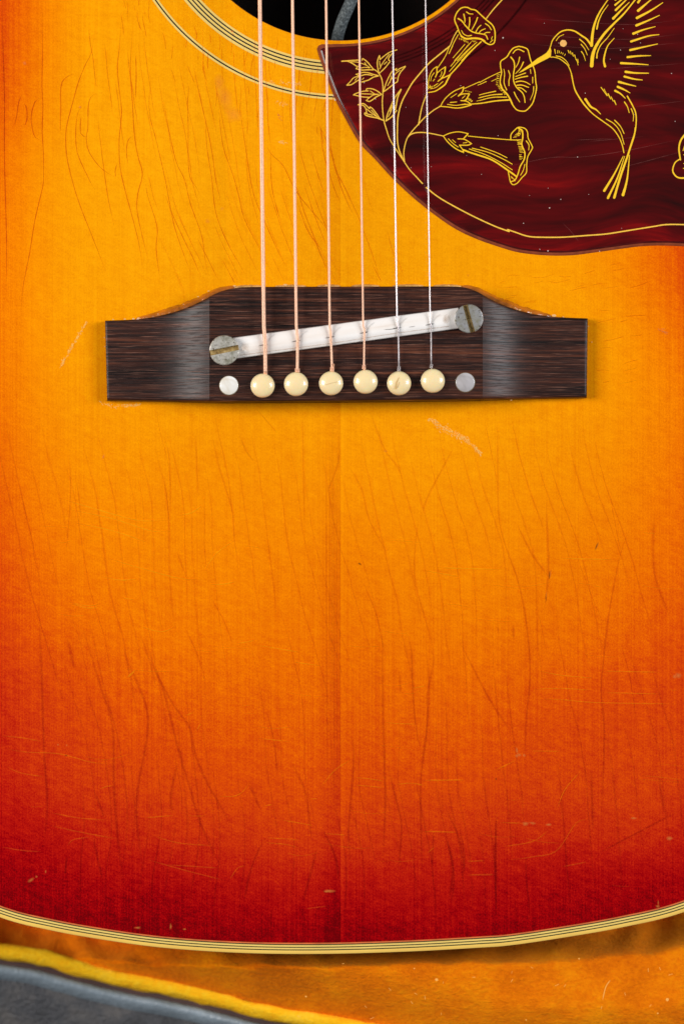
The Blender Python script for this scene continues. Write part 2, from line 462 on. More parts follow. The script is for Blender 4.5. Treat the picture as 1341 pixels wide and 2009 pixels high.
def annulus(name, curve_a, curve_b, z, mat, parent, closed=True, z2=None):
    n = len(curve_a); vs = [P(x, y, z) for x, y in curve_a] + [P(x, y, z if z2 is None else z2) for x, y in curve_b]
    fs = [(i, (i+1) % n, n+(i+1) % n, n+i) for i in range(n if closed else n-1)]
    return build(name, vs, fs, mat, parent)
# binding: seven concentric strips
bind = None
strips = [(0.8, 7.6, 'cream_edge'), (7.6, 9.7, 'green_line'), (9.7, 12.8, 'cream'), (12.8, 14.8, 'green_line'),
          (14.8, 18.0, 'cream'), (18.0, 20.1, 'green_line'), (20.1, 22.6, 'red_line')]
# outer strip with its rounded corner and its outer face
n = len(outline); vs = []; prof = [(7.6, .0006), (1.4, .0006), (.5, -.001), (0, -.006), (0, -.06)]
for d, z in prof:
    for p in offset(outline, d): q = P(p[0], p[1], 0); vs.append((q.x, q.y, z))
ff = [(k*n+(i+1) % n, k*n+i, (k+1)*n+i, (k+1)*n+(i+1) % n) for k in range(len(prof)-1) for i in range(n)]
bind = build('binding', vs, ff, M['cream_edge'], guitar, label='cream edge binding with three dark lines round the body')
for a, b, m in strips[1:]:
    annulus('binding_strip', offset(outline, a), offset(outline, b), .0006, M[m], bind)
# sides and back
vs = []
for z, d in ((-.06, .5), (-.5, .5), (-.96, .5), (-1.0, 8)):
    for p in offset(outline, d): q = P(p[0], p[1], 0); vs.append((q.x, q.y, z))
ff = [(k*n+(i+1) % n, k*n+i, (k+1)*n+i, (k+1)*n+(i+1) % n) for k in range(3) for i in range(n)]
ff.append(tuple(3*n+i for i in range(n)))
build('body_shell', vs, ff, M['side'], guitar, smooth=False)
vs = []
for z, d in ((-.05, 12), (-.93, 12)):
    for p in offset(outline, d): q = P(p[0], p[1], 0); vs.append((q.x, q.y, z))
ff = [(i, (i+1) % n, n+(i+1) % n, n+i) for i in range(n)]; ff.append(tuple(2*n-1-i for i in range(n)))
build('body_interior', vs, ff, M['inside'], guitar, smooth=False)

# rosette: two groups of rings let into the top
def ring(name, r0, r1, mat, parent, z=.0006, seg=200):
    return annulus(name, [(HC[0]+r0*math.cos(i*2*math.pi/seg), HC[1]+r0*math.sin(i*2*math.pi/seg)) for i in range(seg)],
                   [(HC[0]+r1*math.cos(i*2*math.pi/seg), HC[1]+r1*math.sin(i*2*math.pi/seg)) for i in range(seg)], z, mat, parent)
ros = ring('rosette', 391.8, 396.8, M['cream'], guitar)
rr = 371.2
for wd, m in ((4.2, 'cream'), (2.7, 'black_line'), (4.2, 'cream'), (2.7, 'black_line'), (4.2, 'cream'), (2.6, 'black_line')):
    ring('rosette_ring', rr, rr+wd, M[m], ros); rr += wd
rr = 436.2
for wd, m in ((3.6, 'cream'), (2.8, 'black_line'), (3.8, 'cream')):
    ring('rosette_ring', rr, rr+wd, M[m], ros); rr += wd

# ------------------------------------------------------------------ ribbons (cracks, scratches, painted lines)
class Rib:
    def __init__(s): s.v, s.f, s.soft, s.b, s.k = [], [], [], [], 0
    def resample(s, pts, step):
        out = [pts[0]]; acc = 0
        for a, b in zip(pts, pts[1:]):
            l = math.hypot(b[0]-a[0], b[1]-a[1]); 
            if l < 1e-6: continue
            t = step - acc
            while t <= l:
                out.append((lerp(a[0], b[0], t/l), lerp(a[1], b[1], t/l))); t += step
            acc = l - (t - step)
        out.append(pts[-1]); return out
    def add(s, pts, w0, w1=None, z=0.0, soft=False, n=6, step=None, taper=False, cap=True, zf=None, jit=0, wm=None, a=1.0):
        w1 = w0 if w1 is None else w1
        c = catmull(pts, n) if len(pts) > 1 else pts
        if step: c = s.resample(c, step)
        N = len(c); s.k += 1
        zz = z + (s.k % 12) * .00004
        o = len(s.v); cols = 3 if soft else 2
        for i, (x, y) in enumerate(c):
            a0 = c[max(0, i-1)]; b0 = c[min(N-1, i+1)]
            tx, ty = b0[0]-a0[0], b0[1]-a0[1]; l = math.hypot(tx, ty) or 1
            nx, ny = -ty/l, tx/l
            t = i/max(1, N-1)
            wd = lerp(w0, w1, t)
            if wm: wd = lerp(lerp(w0, wm, min(1, t*2)), w1, max(0, t*2-1))
            if jit: wd *= 1 + R.uniform(-jit, jit)
            if taper: wd *= max(.12, min(1, min(t, 1-t)*7))
            h = (zf(x, y) if zf else 0) + zz + i*.0000015
            offs = (-wd/2, 0, wd/2) if soft else (-wd/2, wd/2)
            for k, q in enumerate(offs):
                s.v.append(P(x+nx*q, y+ny*q, h))
                e = a * (min(1, min(t, 1-t)*4) if taper else 1)
                s.soft.append((e if k == 1 else 0) if soft else e)
                s.b.append((x, y))
        for i in range(N-1):
            for k in range(cols-1):
                p = o+i*cols+k; s.f.append((p, p+cols, p+cols+1, p+1))
        if cap and not soft and not taper:
            for (cx, cy), (qx, qy), wd in ((c[0], c[1], w0), (c[-1], c[-2], w1)):
                tx, ty = cx-qx, cy-qy; l = math.hypot(tx, ty) or 1
                ang = math.atan2(ty, tx); oo = len(s.v)
                h = (zf(cx, cy) if zf else 0) + zz - .00002
                for k in range(7):
                    th = ang - math.pi/2 + math.pi*k/6
                    s.v.append(P(cx+math.cos(th)*wd/2, cy+math.sin(th)*wd/2, h)); s.soft.append(a); s.b.append((cx, cy))
                s.f.append(tuple(oo+k for k in range(6, -1, -1)))
    def poly(s, pts, z):
        o = len(s.v)
        for x, y in pts: s.v.append(P(x, y, z)); s.soft.append(1); s.b.append((x, y))
        s.f.append(tuple(range(o, o+len(pts))))
    def blob(s, x, y, r, z=0, a=1.0, sx=1, sy=1, seg=9, zf=None, rot=0):
        o = len(s.v); s.k += 1; h = z + (s.k % 12)*.00004 + (zf(x, y) if zf else 0)
        s.v.append(P(x, y, h)); s.soft.append(a); s.b.append((x, y))
        for i in range(seg):
            t = i*2*math.pi/seg; q = r*R.uniform(.75, 1.2); ax, ay = math.cos(t)*q*sx, math.sin(t)*q*sy
            bx, by = ax*math.cos(rot)-ay*math.sin(rot), ax*math.sin(rot)+ay*math.cos(rot)
            s.v.append(P(x+bx, y+by, (zf(x+bx, y+by)+h-zf(x, y)) if zf else h)); s.soft.append(0); s.b.append((x, y))
        for i in range(seg): s.f.append((o, o+1+i, o+1+(i+1) % seg))
    def make(s, name, mat, parent, burst_attr=False, soft=False, shift=0, **kw):
        at = {}
        if soft: at['soft'] = s.soft
        if burst_attr: at['burst'] = [burst_s(x, y)+shift for x, y in s.b]
        # faces must look up
        fs = []
        for f in s.f:
            a, b, c = s.v[f[0]], s.v[f[1]], s.v[f[2]]
            fs.append(f if (b-a).cross(c-a).z >= 0 else f[::-1])
        return build(name, s.v, fs, mat, parent, recentre=False, attrs=at, **kw)

def sc(pts, ox, oy, k): return [(ox+x/k, oy+y/k) for x, y in pts]

# --- cracks of the lacquer, traced where the photograph shows them
def on_top(x, y):
    if y > 1868 or not inpoly(x, y, marg): return False
    if (x-HC[0])**2+(y-HC[1])**2 < 335**2: return False
    if 200 < x < 1156 and 622 < y < 788: return False
    if 400 < x < 960 and 560 < y < 790: return False
    return True
fine = Rib(); crease = Rib(); pale = Rib()
k = 4.47
for c in [
    [(375, -450), (372, -200), (375, 0), (370, 300), (378, 480), (372, 700), (382, 900), (382, 1150), (345, 1320), (305, 1500), (260, 1780), (200, 2100), (190, 2400)],
    [(850, -300), (805, 0), (750, 120), (690, 270), (640, 450), (590, 640), (578, 760), (590, 940), (650, 1190), (720, 1400), (800, 1600), (870, 1780), (960, 2010)],
    [(740, 465), (700, 510), (680, 560), (665, 700), (672, 850), (700, 950), (800, 1160), (850, 1230)],
    [(900, 360), (840, 375), (800, 400), (775, 480), (772, 680), (757, 760), (780, 880), (870, 1010), (960, 1080), (1020, 1110)],
    [(1070, -350), (1060, -200), (1045, 0), (1030, 130), (1040, 280), (1065, 500), (1060, 640), (1045, 800), (1055, 1020), (1100, 1230), (1160, 1450), (1225, 1720), (1260, 2000)],
    [(1170, -300), (1150, 0), (1145, 200), (1165, 500), (1180, 740), (1210, 920), (1250, 1080), (1210, 1250), (1205, 1420), (1280, 1750), (1330, 1950)],
    [(20, -440), (30, 0), (40, 400), (40, 900), (50, 1300), (60, 1750), (50, 2300)],
    [(545, 750), (532, 680), (535, 500), (540, 290), (600, 220), (650, 200)],
    [(370, 405), (320, 430), (295, 480), (275, 590), (300, 740), (350, 780)],
    [(205, 450), (235, 500), (238, 600), (210, 670)], [(200, 370), (165, 450), (150, 560), (130, 650)],
    [(715, 560), (706, 640), (710, 730), (760, 755)], [(1190, 0), (1195, 200), (1190, 380), (1180, 440)],
    [(1165, 740), (1120, 790), (1110, 900), (1125, 1000)], [(1030, 980), (1010, 1050), (1015, 1100)],
    ]:
    fine.add(sc(c, 0, 100, k), 1.25, z=.0004, step=9, taper=True, jit=.35)
k = 3.1929
for c in [
    [(60, -60), (40, 200), (90, 420), (140, 640), (170, 800), (205, 960), (290, 1200), (340, 1309)],
    [(110, 60), (200, 500), (260, 640), (300, 800), (370, 1000), (400, 1200), (450, 1309)],
    [(390, 160), (400, 420), (430, 620), (460, 860), (540, 1060), (620, 1200), (660, 1300)],
    [(470, 130), (500, 420), (560, 600), (600, 740), (640, 900), (760, 1130)],
    [(590, 60), (640, 420), (690, 720), (760, 900), (860, 1120), (930, 1240)],
    [(750, 370), (800, 480), (880, 560), (960, 720), (1090, 880), (1180, 990)],
    [(1060, 240), (1110, 320), (1180, 480), (1240, 690), (1300, 830), (1341, 900)],
    [(1160, 340), (1200, 560), (1240, 650), (1320, 800)],
    [(280, 40), (285, 300), (290, 600), (340, 700), (380, 780)], [(800, 400), (810, 700), (880, 960)],
    [(960, 760), (1030, 960), (1130, 1100)], [(10, 600), (30, 740), (90, 940), (85, 1080), (110, 1300)]]:
    fine.add(sc(c, 280, 150, k), 1.2, z=.0004, step=8, taper=True, jit=.4, a=.8)
# --- more cracks of the same family, wandering along the grain
def flow(x, y):
    s = .02
    s += .34*sstep(150, 330, x)*(1-sstep(760, 900, x))*sstep(160, 420, y)*(1-sstep(560, 640, y))
    s += .18*sstep(700, 900, y)*(1-sstep(1380, 1500, y))
    if y < 200: s -= .06*sstep(450, 650, x)
    if x > 850 and y < 820: s -= .1
    return s
def wander(rib, x, y, length, wd, z=.0004, amp=.26, step=10, freq=130, **kw):
    pts = [(x, y)]; seed = 3.3+R.uniform(-.25, .25)
    L = 0
    while L < length:
        d = flow(x, y) + amp*(noise.noise(Vector((x/420, y/freq*.7, seed)))*1.3 + .55*noise.noise(Vector((x/60, y/30, seed+5))))
        x += d*step; y += step; L += step
        if not on_top(x, y): break
        pts.append((x, y))
    if len(pts) > 4: rib.add(pts[::2], wd, z=z, step=9, taper=True, jit=.3, **kw)
def streamline(rib, x, y, y1, wd, seed, seg, gap, z, amp=.26, freq=130, a=(.5, .9), **kw):
    pts = []; left_ = R.uniform(*seg); on = True; step = 8
    while y < y1:
        d = flow(x, y) + amp*(noise.noise(Vector((x/500, y/freq*.7, seed)))*1.3 + .5*noise.noise(Vector((x/90, y/30, seed+5))))
        x += d*step; y += step; left_ -= step
        if on and on_top(x, y): pts.append((x, y))
        if left_ <= 0 or not on_top(x, y):
            if len(pts) > 5: rib.add(pts[::2], wd*R.uniform(.8, 1.25), z=z, step=9, taper=True, jit=.3, a=R.uniform(*a), **kw)
            pts = []; on = not on if left_ <= 0 else on
            left_ = R.uniform(*(seg if on else gap))
        if (x < -30 or x > 1370): break
for i in range(24):
    streamline(fine, 176+i*22+R.uniform(-6, 6), R.uniform(20, 140), 556, 1.15, 3.3+i*.035, (90, 330), (12, 60), .0004, a=(.35, .85))
for i in range(110):                                            # short cracks round the sound hole and rosette
    a = R.uniform(1.3, 2.9); r = R.uniform(336, 520)
    x = HC[0]+r*math.cos(a); y = HC[1]+r*math.sin(a)
    if x < 640 and y > -20 and on_top(x, y): wander(fine, x, y, R.uniform(14, 60), R.uniform(.7, 1.1), amp=.6, step=4, freq=40, a=R.uniform(.5, .95))
for i in range(14):
    x = R.uniform(-20, 1360); y = R.uniform(780, 1500)
    wander(fine, x, y, R.uniform(50, 260), R.uniform(.8, 1.2), a=R.uniform(.25, .5))
for i in range(5):
    x = R.uniform(700, 900); y = R.uniform(420, 545)
    if inpoly(x, y, [(560, 200), (690, 260), (760, 350), (850, 430), (960, 490), (960, 560), (560, 560)]): 
        wander(fine, x, y, R.uniform(40, 120), R.uniform(.8, 1.2), amp=.4, a=R.uniform(.5, .8))
for i in range(55):                                             # cross checking right of the bridge
    x = R.uniform(960, 1240); y = R.uniform(510, 760)
    if x < 1160 and y > 600: continue
    l = R.uniform(14, 50); sl = R.uniform(-.35, .05)
    fine.add([(x, y), (x+l*.5, y+l*.5*sl+R.uniform(-2, 2)), (x+l, y+l*sl)], R.uniform(.7, 1.0), z=.0004, taper=True, a=R.uniform(.3, .6))
fine.make('lacquer_cracks', M['crack'], guitar, True, True, shift=.26, kind='stuff')

# --- soft dark creases in the lower half
def cz(lst, ox, oy, k, wd, a=1.0):
    for c in lst: crease.add(sc(c, ox, oy, k), wd*R.uniform(.8, 1.2), z=.0002, soft=True, step=12, taper=True, jit=.15, a=a)
cz([[(200, -200), (205, 0), (215, 300), (225, 600), (240, 850), (220, 1080)], [(400, -120), (440, 20), (510, 250), (570, 450), (575, 700), (590, 950), (620, 1200), (650, 1300)],
    [(600, 0), (660, 150), (740, 350), (745, 500), (700, 750), (690, 900), (710, 1080), (725, 1200)], [(700, 0), (820, 250), (900, 560), (960, 760), (1010, 930), (1100, 1130), (1160, 1240)],
    [(720, -60), (780, 150), (870, 330), (960, 460), (990, 600), (1050, 740), (1140, 900), (1200, 1030)], [(340, 0), (380, 170)], [(900, 620), (865, 800), (870, 900)],
    [(480, 780), (530, 920)], [(470, 1000), (495, 1120), (520, 1240)], [(1260, 740), (1320, 880)], [(1341, 1010), (1270, 1170), (1230, 1360)], [(340, 1100), (330, 1200)]],
   0, 1250, 2.579, 7)
cz([[(670, -60), (670, 0), (675, 500), (685, 850), (670, 1200)], [(690, 650), (740, 850), (770, 1000), (750, 1250)], [(890, 0), (915, 250), (900, 500), (880, 650), (870, 850), (880, 1300)],
    [(780, -60), (820, 60), (830, 300), (850, 500), (880, 620)], [(490, 480), (520, 600), (500, 900), (490, 1050), (505, 1200)], [(330, 1100), (290, 1250), (250, 1400)],
    [(1070, 980), (1100, 1150), (1090, 1280)], [(1000, 1050), (1040, 1200), (1020, 1380)], [(760, 180), (765, 290)], [(1275, 900), (1260, 1150), (1270, 1500)],
    [(60, 380), (100, 550), (120, 750)], [(180, 640), (260, 800), (290, 1000), (300, 1100)], [(350, 1000), (420, 1150), (440, 1280)], [(940, 1000), (930, 1200)]],
   500, 1250, 2.682, 6.5)
cz([[(390, -40), (390, 0), (420, 150), (490, 350), (530, 550), (550, 800), (530, 1050), (520, 1300)], [(630, -60), (630, 0), (640, 300), (620, 500)],
    [(1080, 20), (1000, 200), (940, 500), (910, 750), (900, 900), (915, 1100), (905, 1400), (900, 1600)], [(60, 650), (75, 750), (45, 900), (45, 1050), (20, 1300)],
    [(850, 1270), (860, 1600)], [(200, 640), (280, 800), (360, 950), (460, 1100)], [(130, 1460), (200, 1620), (230, 1800)], [(380, 1480), (385, 1900)], [(1160, 0), (1160, 300), (1240, 540)],
    [(480, 60), (560, 220), (640, 330)], [(390, 560), (395, 620)], [(465, 560), (470, 650)], [(1180, 1300), (1210, 1500)], [(140, 1600), (175, 1800), (160, 1950)]],
   820, 1000, 2.511, 6.5)
cz([[(870, 600), (845, 750), (840, 950), (890, 1150), (940, 1330)], [(1275, 80), (1280, 600), (1320, 800)], [(1050, 250), (960, 420), (900, 540), (870, 640)],
    [(600, 60), (680, 270), (740, 350), (780, 430)], [(60, 700), (100, 1000), (110, 1150)], [(440, 180), (440, 330), (380, 500)], [(560, 950), (640, 1150), (680, 1350)],
    [(480, 340), (560, 480), (600, 640), (700, 830)], [(0, 50), (120, 190)], [(250, 60), (260, 700)]], 500, 780, 2.682, 5, .75)
cz([[(740, 0), (780, 180), (785, 560)], [(950, 0), (960, 220), (970, 420)], [(1060, 0), (1100, 200), (1180, 460), (1220, 620)], [(1240, 0), (1280, 110), (1330, 180)],
    [(120, 100), (130, 400), (100, 800)], [(580, 1300), (650, 1500), (690, 1676)], [(820, 750), (890, 950)], [(1040, 1060), (1140, 1240), (1200, 1400)], [(170, 300), (200, 560)],
    [(870, 1250), (960, 1450), (1020, 1650)]], 100, 850, 3.3525, 5, .75)
for i in range(40):
    streamline(crease, -20+i*34+R.uniform(-10, 10), R.uniform(785, 860), 1850, R.uniform(3.2, 5.5), 3.3+i*.04, (260, 700), (15, 70), .0001, a=(.4, .85), soft=True)
for i in range(34):
    streamline(fine, 10+i*39+R.uniform(-10, 10), R.uniform(785, 1000), 1700, 1.0, 3.35+i*.04, (90, 300), (40, 260), .0004, a=(.25, .5))
for x in (640, 646, 651, 655, 660, 666):
    crease.add([(x+R.uniform(-2, 2), R.uniform(790, 900)), (x, 1200), (x+R.uniform(-2, 2), R.uniform(1350, 1800))], R.uniform(3, 5), z=.0001, soft=True, step=20, taper=True, jit=.4, a=.6)
for i in range(16):
    x = R.uniform(250, 800); y = R.uniform(200, 520)
    if on_top(x, y) and not inpoly(x, y, [(560, -20), (1500, -20), (1500, 520), (940, 480), (760, 340), (640, 150)]):
        wander(crease, x, y, R.uniform(90, 220), R.uniform(4, 8), z=.0001, soft=True, a=R.uniform(.2, .45))
crease.add(sc([(870, 1700), (1080, 1590), (1290, 1480)], 820, 1000, 2.511), 5, z=.0002, soft=True, taper=True)
crease.make('finish_creases', M['grain_shadow'], guitar, True, True, shift=.10, kind='stuff')

# --- pale hairline scratches
for c in [[(50, 425), (250, 485), (560, 570), (780, 572)], [(110, 500), (400, 560), (650, 640), (790, 645)], [(140, 585), (400, 640), (640, 720)],
          [(350, 815), (600, 890), (850, 955), (1020, 965)], [(325, 940), (450, 965), (570, 958)], [(1215, 700), (1100, 780), (1030, 870), (1015, 930)],
          [(580, 1270), (720, 1305), (800, 1280), (820, 1250)], [(125, 1120), (250, 1150), (330, 1135)], [(120, 1110), (240, 1135), (320, 1125)], [(1040, 995), (1130, 992), (1220, 975)],
          [(840, 540), (920, 525), (990, 480)], [(495, 1610), (550, 1560)], [(1220, 1385), (1341, 1362)], [(460, 1080), (540, 1095)]]:
    pale.add(sc(c, 100, 850, 3.3525), 2.0, z=.0008, step=8, taper=True, jit=.3, a=.9)
for c in [[(0, 498), (120, 510), (220, 530)], [(0, 555), (120, 580), (300, 590), (450, 630), (565, 645)], [(20, 645), (100, 685), (225, 707)], [(245, 885), (400, 915), (545, 925)],
          [(245, 950), (400, 985), (590, 1020)], [(725, 915), (800, 908), (880, 902)], [(1095, 803), (1180, 805), (1230, 780), (1260, 735)], [(340, 1060), (370, 1025), (460, 1012)],
          [(760, 1000), (900, 1040), (1070, 1055)], [(815, 1150), (980, 1160), (1110, 1168)], [(730, 1120), (900, 1170), (1140, 1232)], [(0, 1060), (120, 1080), (220, 1085)],
          [(500, 770), (540, 755), (575, 752)], [(635, 207), (660, 195), (685, 165)], [(930, 398), (970, 385), (980, 370)], [(990, 480), (1020, 430)], [(1160, 1230), (1200, 1170), (1240, 1155)]]:
    pale.add(sc(c, 0, 1250, 2.579), 2.0, z=.0008, step=8, taper=True, jit=.3, a=.9)
for c in [[(680, 448), (760, 455), (835, 457)], [(520, 738), (600, 745), (680, 758)], [(520, 778), (610, 785), (680, 793)], [(735, 775), (820, 768), (900, 782)], [(880, 755), (1100, 750)],
          [(360, 1032), (480, 1042)], [(875, 1022), (1050, 1025)], [(340, 795), (420, 700), (510, 640)], [(50, 1080), (160, 1090), (240, 1110)], [(50, 1055), (230, 1065)], [(280, 852), (325, 850)],
          [(1110, 1180), (1210, 1176)], [(1120, 1250), (1250, 1248)], [(900, 1140), (950, 1100)], [(0, 40), (120, 60), (240, 80)], [(200, 130), (345, 150)], [(820, 270), (900, 255)],
          [(0, 530), (190, 550)], [(260, 1430), (380, 1415)], [(40, 890), (95, 878)], [(130, 960), (300, 990)]]:
    pale.add(sc(c, 500, 1250, 2.682), 2.0, z=.0008, step=8, taper=True, jit=.3, a=.9)
for c in [[(575, 790), (700, 815), (880, 830)], [(550, 885), (700, 880), (870, 890)], [(900, 795), (1200, 800)], [(550, 932), (700, 935), (880, 950), (1300, 957)], [(550, 1188), (700, 1190)],
          [(20, 1332), (230, 1332)], [(680, 1480), (720, 1380), (800, 1285)], [(410, 1660), (560, 1635), (640, 1580)], [(410, 1730), (560, 1710), (680, 1680), (780, 1540), (860, 1530)],
          [(235, 1732), (325, 1728)], [(240, 1800), (370, 1798)], [(20, 1583), (190, 1590)], [(400, 1540), (520, 1545)], [(375, 1285), (480, 1235)], [(30, 300), (200, 330)], [(80, 285), (420, 295)],
          [(690, 240), (960, 245)], [(700, 1760), (830, 1735)], [(900, 900), (1200, 908)]]:
    pale.add(sc(c, 820, 1000, 2.511), 2.0, z=.0008, step=8, taper=True, jit=.3, a=.9)
for i in range(42):
    x = R.uniform(20, 1320); y = R.uniform(980, 1780); l = R.uniform(20, 110)
    pale.add([(x, y), (x+l*.5, y+l*R.uniform(.02, .12)), (x+l, y+l*R.uniform(-.03, .16))], 1.5, z=.0008, taper=True, step=8, a=R.uniform(.3, .65))
pale.make('hairline_scratches', M['light_line'], guitar, True, True, shift=-.17, kind='stuff')

# --- dents, chips and scrapes with a shape of their own
def scrape(pts, wd, nn, mat, name='scrape', spread=1.0, label=None):
    r = Rib(); c = Rib().resample(catmull(pts, 8), 2.2)
    for q in range(nn):
        i = R.randrange(len(c)-1); x, y = c[i]; tx, ty = c[i+1][0]-x, c[i+1][1]-y
        t = i/len(c); ww = wd*(.35+1.3*math.sin(math.pi*min(1, t*1.1+.05)))
        x += R.gauss(0, ww*.4)*spread; y += R.gauss(0, ww*.4)*spread
        a = math.atan2(ty, tx)+R.gauss(0, .5); l = R.uniform(2, 7)
        r.add([(x, y), (x+math.cos(a)*l*.5, y+math.sin(a)*l*.5+R.uniform(-.6, .6)), (x+math.cos(a)*l, y+math.sin(a)*l)], R.uniform(.8, 1.8), z=.0009, taper=True, n=3, a=R.uniform(.5, 1))
    return r.make(name, mat, guitar, False, True, label=label, kind='stuff')
scrape([(838, 824), (850, 826), (868, 840), (893, 851), (912, 862), (925, 872), (942, 890)], 6, 210, M['pale_scratch'], label='long pale scrape under the bridge')
scrape([(195, 788), (215, 795), (240, 796), (275, 794)], 3.5, 60, M['pale_scratch'])
scrape([(118, 722), (130, 700), (150, 665), (170, 632)], 1.6, 90, M['pale_scratch'], label='thin straight scratch beside the left end of the bridge')
scrape([(528, 160), (548, 162), (588, 165)], 3, 34, M['pale_scratch'])
scrape([(540, 201), (560, 204)], 2, 16, M['pale_scratch']); scrape([(545, 278), (560, 280)], 2, 16, M['pale_scratch'])
scrape([(544, 222), (549, 232)], 1.5, 10, M['dent']); scrape([(452, 60), (458, 66)], 1.5, 8, M['dent'])
scrape([(1290, 645), (1304, 652)], 3, 22, M['dent'])
def dent(pts, mat, label=None, dark=None):
    todo = [list(pts)] if label else []
    for p in ([] if label else pts):
        for g in todo:
            if any(math.hypot(p[0]-q[0], p[1]-q[1]) < 16 for q in g): g.append(p); break
        else: todo.append([p])
    for g in todo:
        r = Rib()
        for (x, y, rad, sx, sy, rot) in g: r.blob(x, y, rad, .001, 1, sx, sy, 9, rot=rot)
        r.make('dent', mat, guitar, False, True, label=label, kind='stuff' if len(g) > 1 else None)
dent([(1013, 1472, 5, .6, 1.7, 0), (1018, 1481, 5, 1.1, .8, .4), (1027, 1482, 3.5, 1, 1, 0), (1013, 1483, 4, 1, 1.2, 0)], M['dent'], 'pale chip in the lower right of the top')
dent([(1030, 1616, 8, 1.1, .6, 0), (1044, 1615, 7, 1.2, .5, .2), (1075, 1618, 6, 1.3, .6, 0)], M['dent'])
dent([(645, 1748, 11, 1.25, .34, 0), (640, 1749, 5, 1.2, .5, 0)], M['dent'], 'pale oval dent above the bottom edge')
dent([(1329, 1325, 8, 1.1, .8, 0), (1322, 1327, 5, 1, 1, 0)], M['dent'])
dent([(1242, 1605, 5, 1.4, .6, 0), (1312, 1645, 7, 1.1, .7, 0)], M['dent'])
dent([(61, 1727, 6, 1.3, .6, -.5), (72, 1720, 3, 1, 1, 0), (90, 1710, 3, .6, 1.3, 0)], M['dent'])
dent([(1289, 1778, 5, 1.0, .8, 0), (1290, 1771, 3, .5, 2.2, 0)], M['dent'], 'small chip touching the binding')
dent([(335, 1818, 5, .6, 1.4, 0), (270, 1820, 6, 1.3, .5, 0), (362, 1823, 4, 1, .6, 0)], M['dent'])
dent([(131, 1462, 2.5, 1, 1, 0), (114, 1461, 2.5, 1, 1, 0), (49, 124, 5, .9, 1, 0), (157, 210, 3, 1, 1, 0), (203, 896, 4, .5, 1.6, .3)], M['dent'])
dent([(705, 1106, 3.6, 1.2, .6, .5)], M['dent_dark'], 'tiny black speck near the centre seam')
dent([(1169, 1072, 6, .32, 1.6, .35), (1077, 1128, 6, .3, 1.8, .1), (1070, 1172, 6, .2, 1.8, 0), (972, 1528, 2.2, .7, 1.4, 0), (130, 1482, 2, 1, 1, 0)], M['dent_dark'])
dent([(1171, 1070, 5, .2, 1.8, .35), (1079, 1126, 5, .18, 2, .1), (1071, 1168, 5, .16, 2, 0)], M['dent'])
dent([(407, 434, 6, 1, .9, 0), (435, 410, 5, 1, .9, 0), (756, 885, 4, 1.3, .7, 0), (918, 540, 3, 1, 1, 0), (802, 796, 2, 1, 1, 0)], M['crack'] if False else M['blush'])
dent([(440, 190, 26, .7, 1.5, -.3), (458, 225, 18, 1, 1, 0), (430, 160, 15, .8, 1.2, 0)], M['blush'], 'faint rosy patch below the rosette')

# ------------------------------------------------------------------ pickguard
GT = .0105
gl = [(622.5, 96), (627, 112), (635, 135), (644, 158), (658, 194), (680, 236), (705.6, 279.5), (738, 314), (771, 350), (807, 384), (849, 418), (893.5, 448.5), (938, 469.5),
      (983, 485), (1010, 493), (1038, 497.5), (1076, 500.5), (1122, 500), (1165, 494.6), (1216, 487.5), (1254, 482.6), (1292, 481), (1341, 482.6), (1400, 488), (1470, 486), (1540, 455),
      (1590, 380), (1610, 250), (1590, 80), (1510, -90), (1390, -240), (1230, -360)]
arc = [(HC[0]+338*math.cos(a), HC[1]+338*math.sin(a)) for a in [math.radians(-22+ i*(113.5)/40) for i in range(41)]]
gcurve = catmull(gl, 6) + [(1110, -400), (1030, -395)] + arc + [(641, 87.6), (631, 87.6), (625, 90)]
gcurve = orient(gcurve)
n = len(gcurve)
rings = [(-.8, .0004), (.6, .0034), (3.0, .0046), (5.0, .0062), (8.6, .0094), (13.0, GT)]
vs = []; ed = []
offs = [offset(gcurve, d) for d, z in rings]
# smooth the inner rings a little so that offsets at the tip stay clean
for d, z in rings:
    c = offset(gcurve, d)
    for _ in range(int(d)):
        c = [((c[i-1][0]+2*c[i][0]+c[(i+1) % n][0])/4, (c[i-1][1]+2*c[i][1]+c[(i+1) % n][1])/4) for i in range(n)]
    for x, y in c: vs.append(P(x, y, z)); ed.append(1.0 if d < 12 else .6)
ff = []; fm = []
for k in range(len(rings)-1):
    for i in range(n):
        ff.append((k*n+(i+1) % n, k*n+i, (k+1)*n+i, (k+1)*n+(i+1) % n)); fm.append([1, 1, 1, 2, 0][k])
# flat top by triangulation with a ring 30 px further in for the tone of the rim
topc = [(v.x, v.y) for v in vs[-n:]]
base = len(vs)-n
tr_pts = [Vector(p) for p in topc]; ins = []
poly = topc
for gy in range(-380, 500, 22):
    for gx in range(630, 1610, 22):
        q = P(gx, gy, GT)
        if inpoly(q.x, q.y, poly):
            dmin = min((q.x-a)**2+(q.y-b)**2 for a, b in poly[::2])**.5 / S
            if dmin > 8: ins.append((q.x, q.y, dmin))
vo, eo, fo, ov, *_ = delaunay_2d_cdt(tr_pts+[Vector(p[:2]) for p in ins], [(i, (i+1) % n) for i in range(n)], [], 1, 1e-6)
mp = {}
for i, v in enumerate(vo):
    src = ov[i][0] if ov[i] else -1
    if 0 <= src < n: mp[i] = base+src
    else:
        mp[i] = len(vs); vs.append(Vector((v.x, v.y, GT)))
        dm = ins[src-n][2] if src >= n else 40
        ed.append(max(0, .6*(1-dm/45)))
for f in fo:
    t = tuple(mp[i] for i in f)
    a, b, c = vs[t[0]], vs[t[1]], vs[t[2]]
    ff.append(t if (b-a).cross(c-a).z > 0 else t[::-1]); fm.append(0)
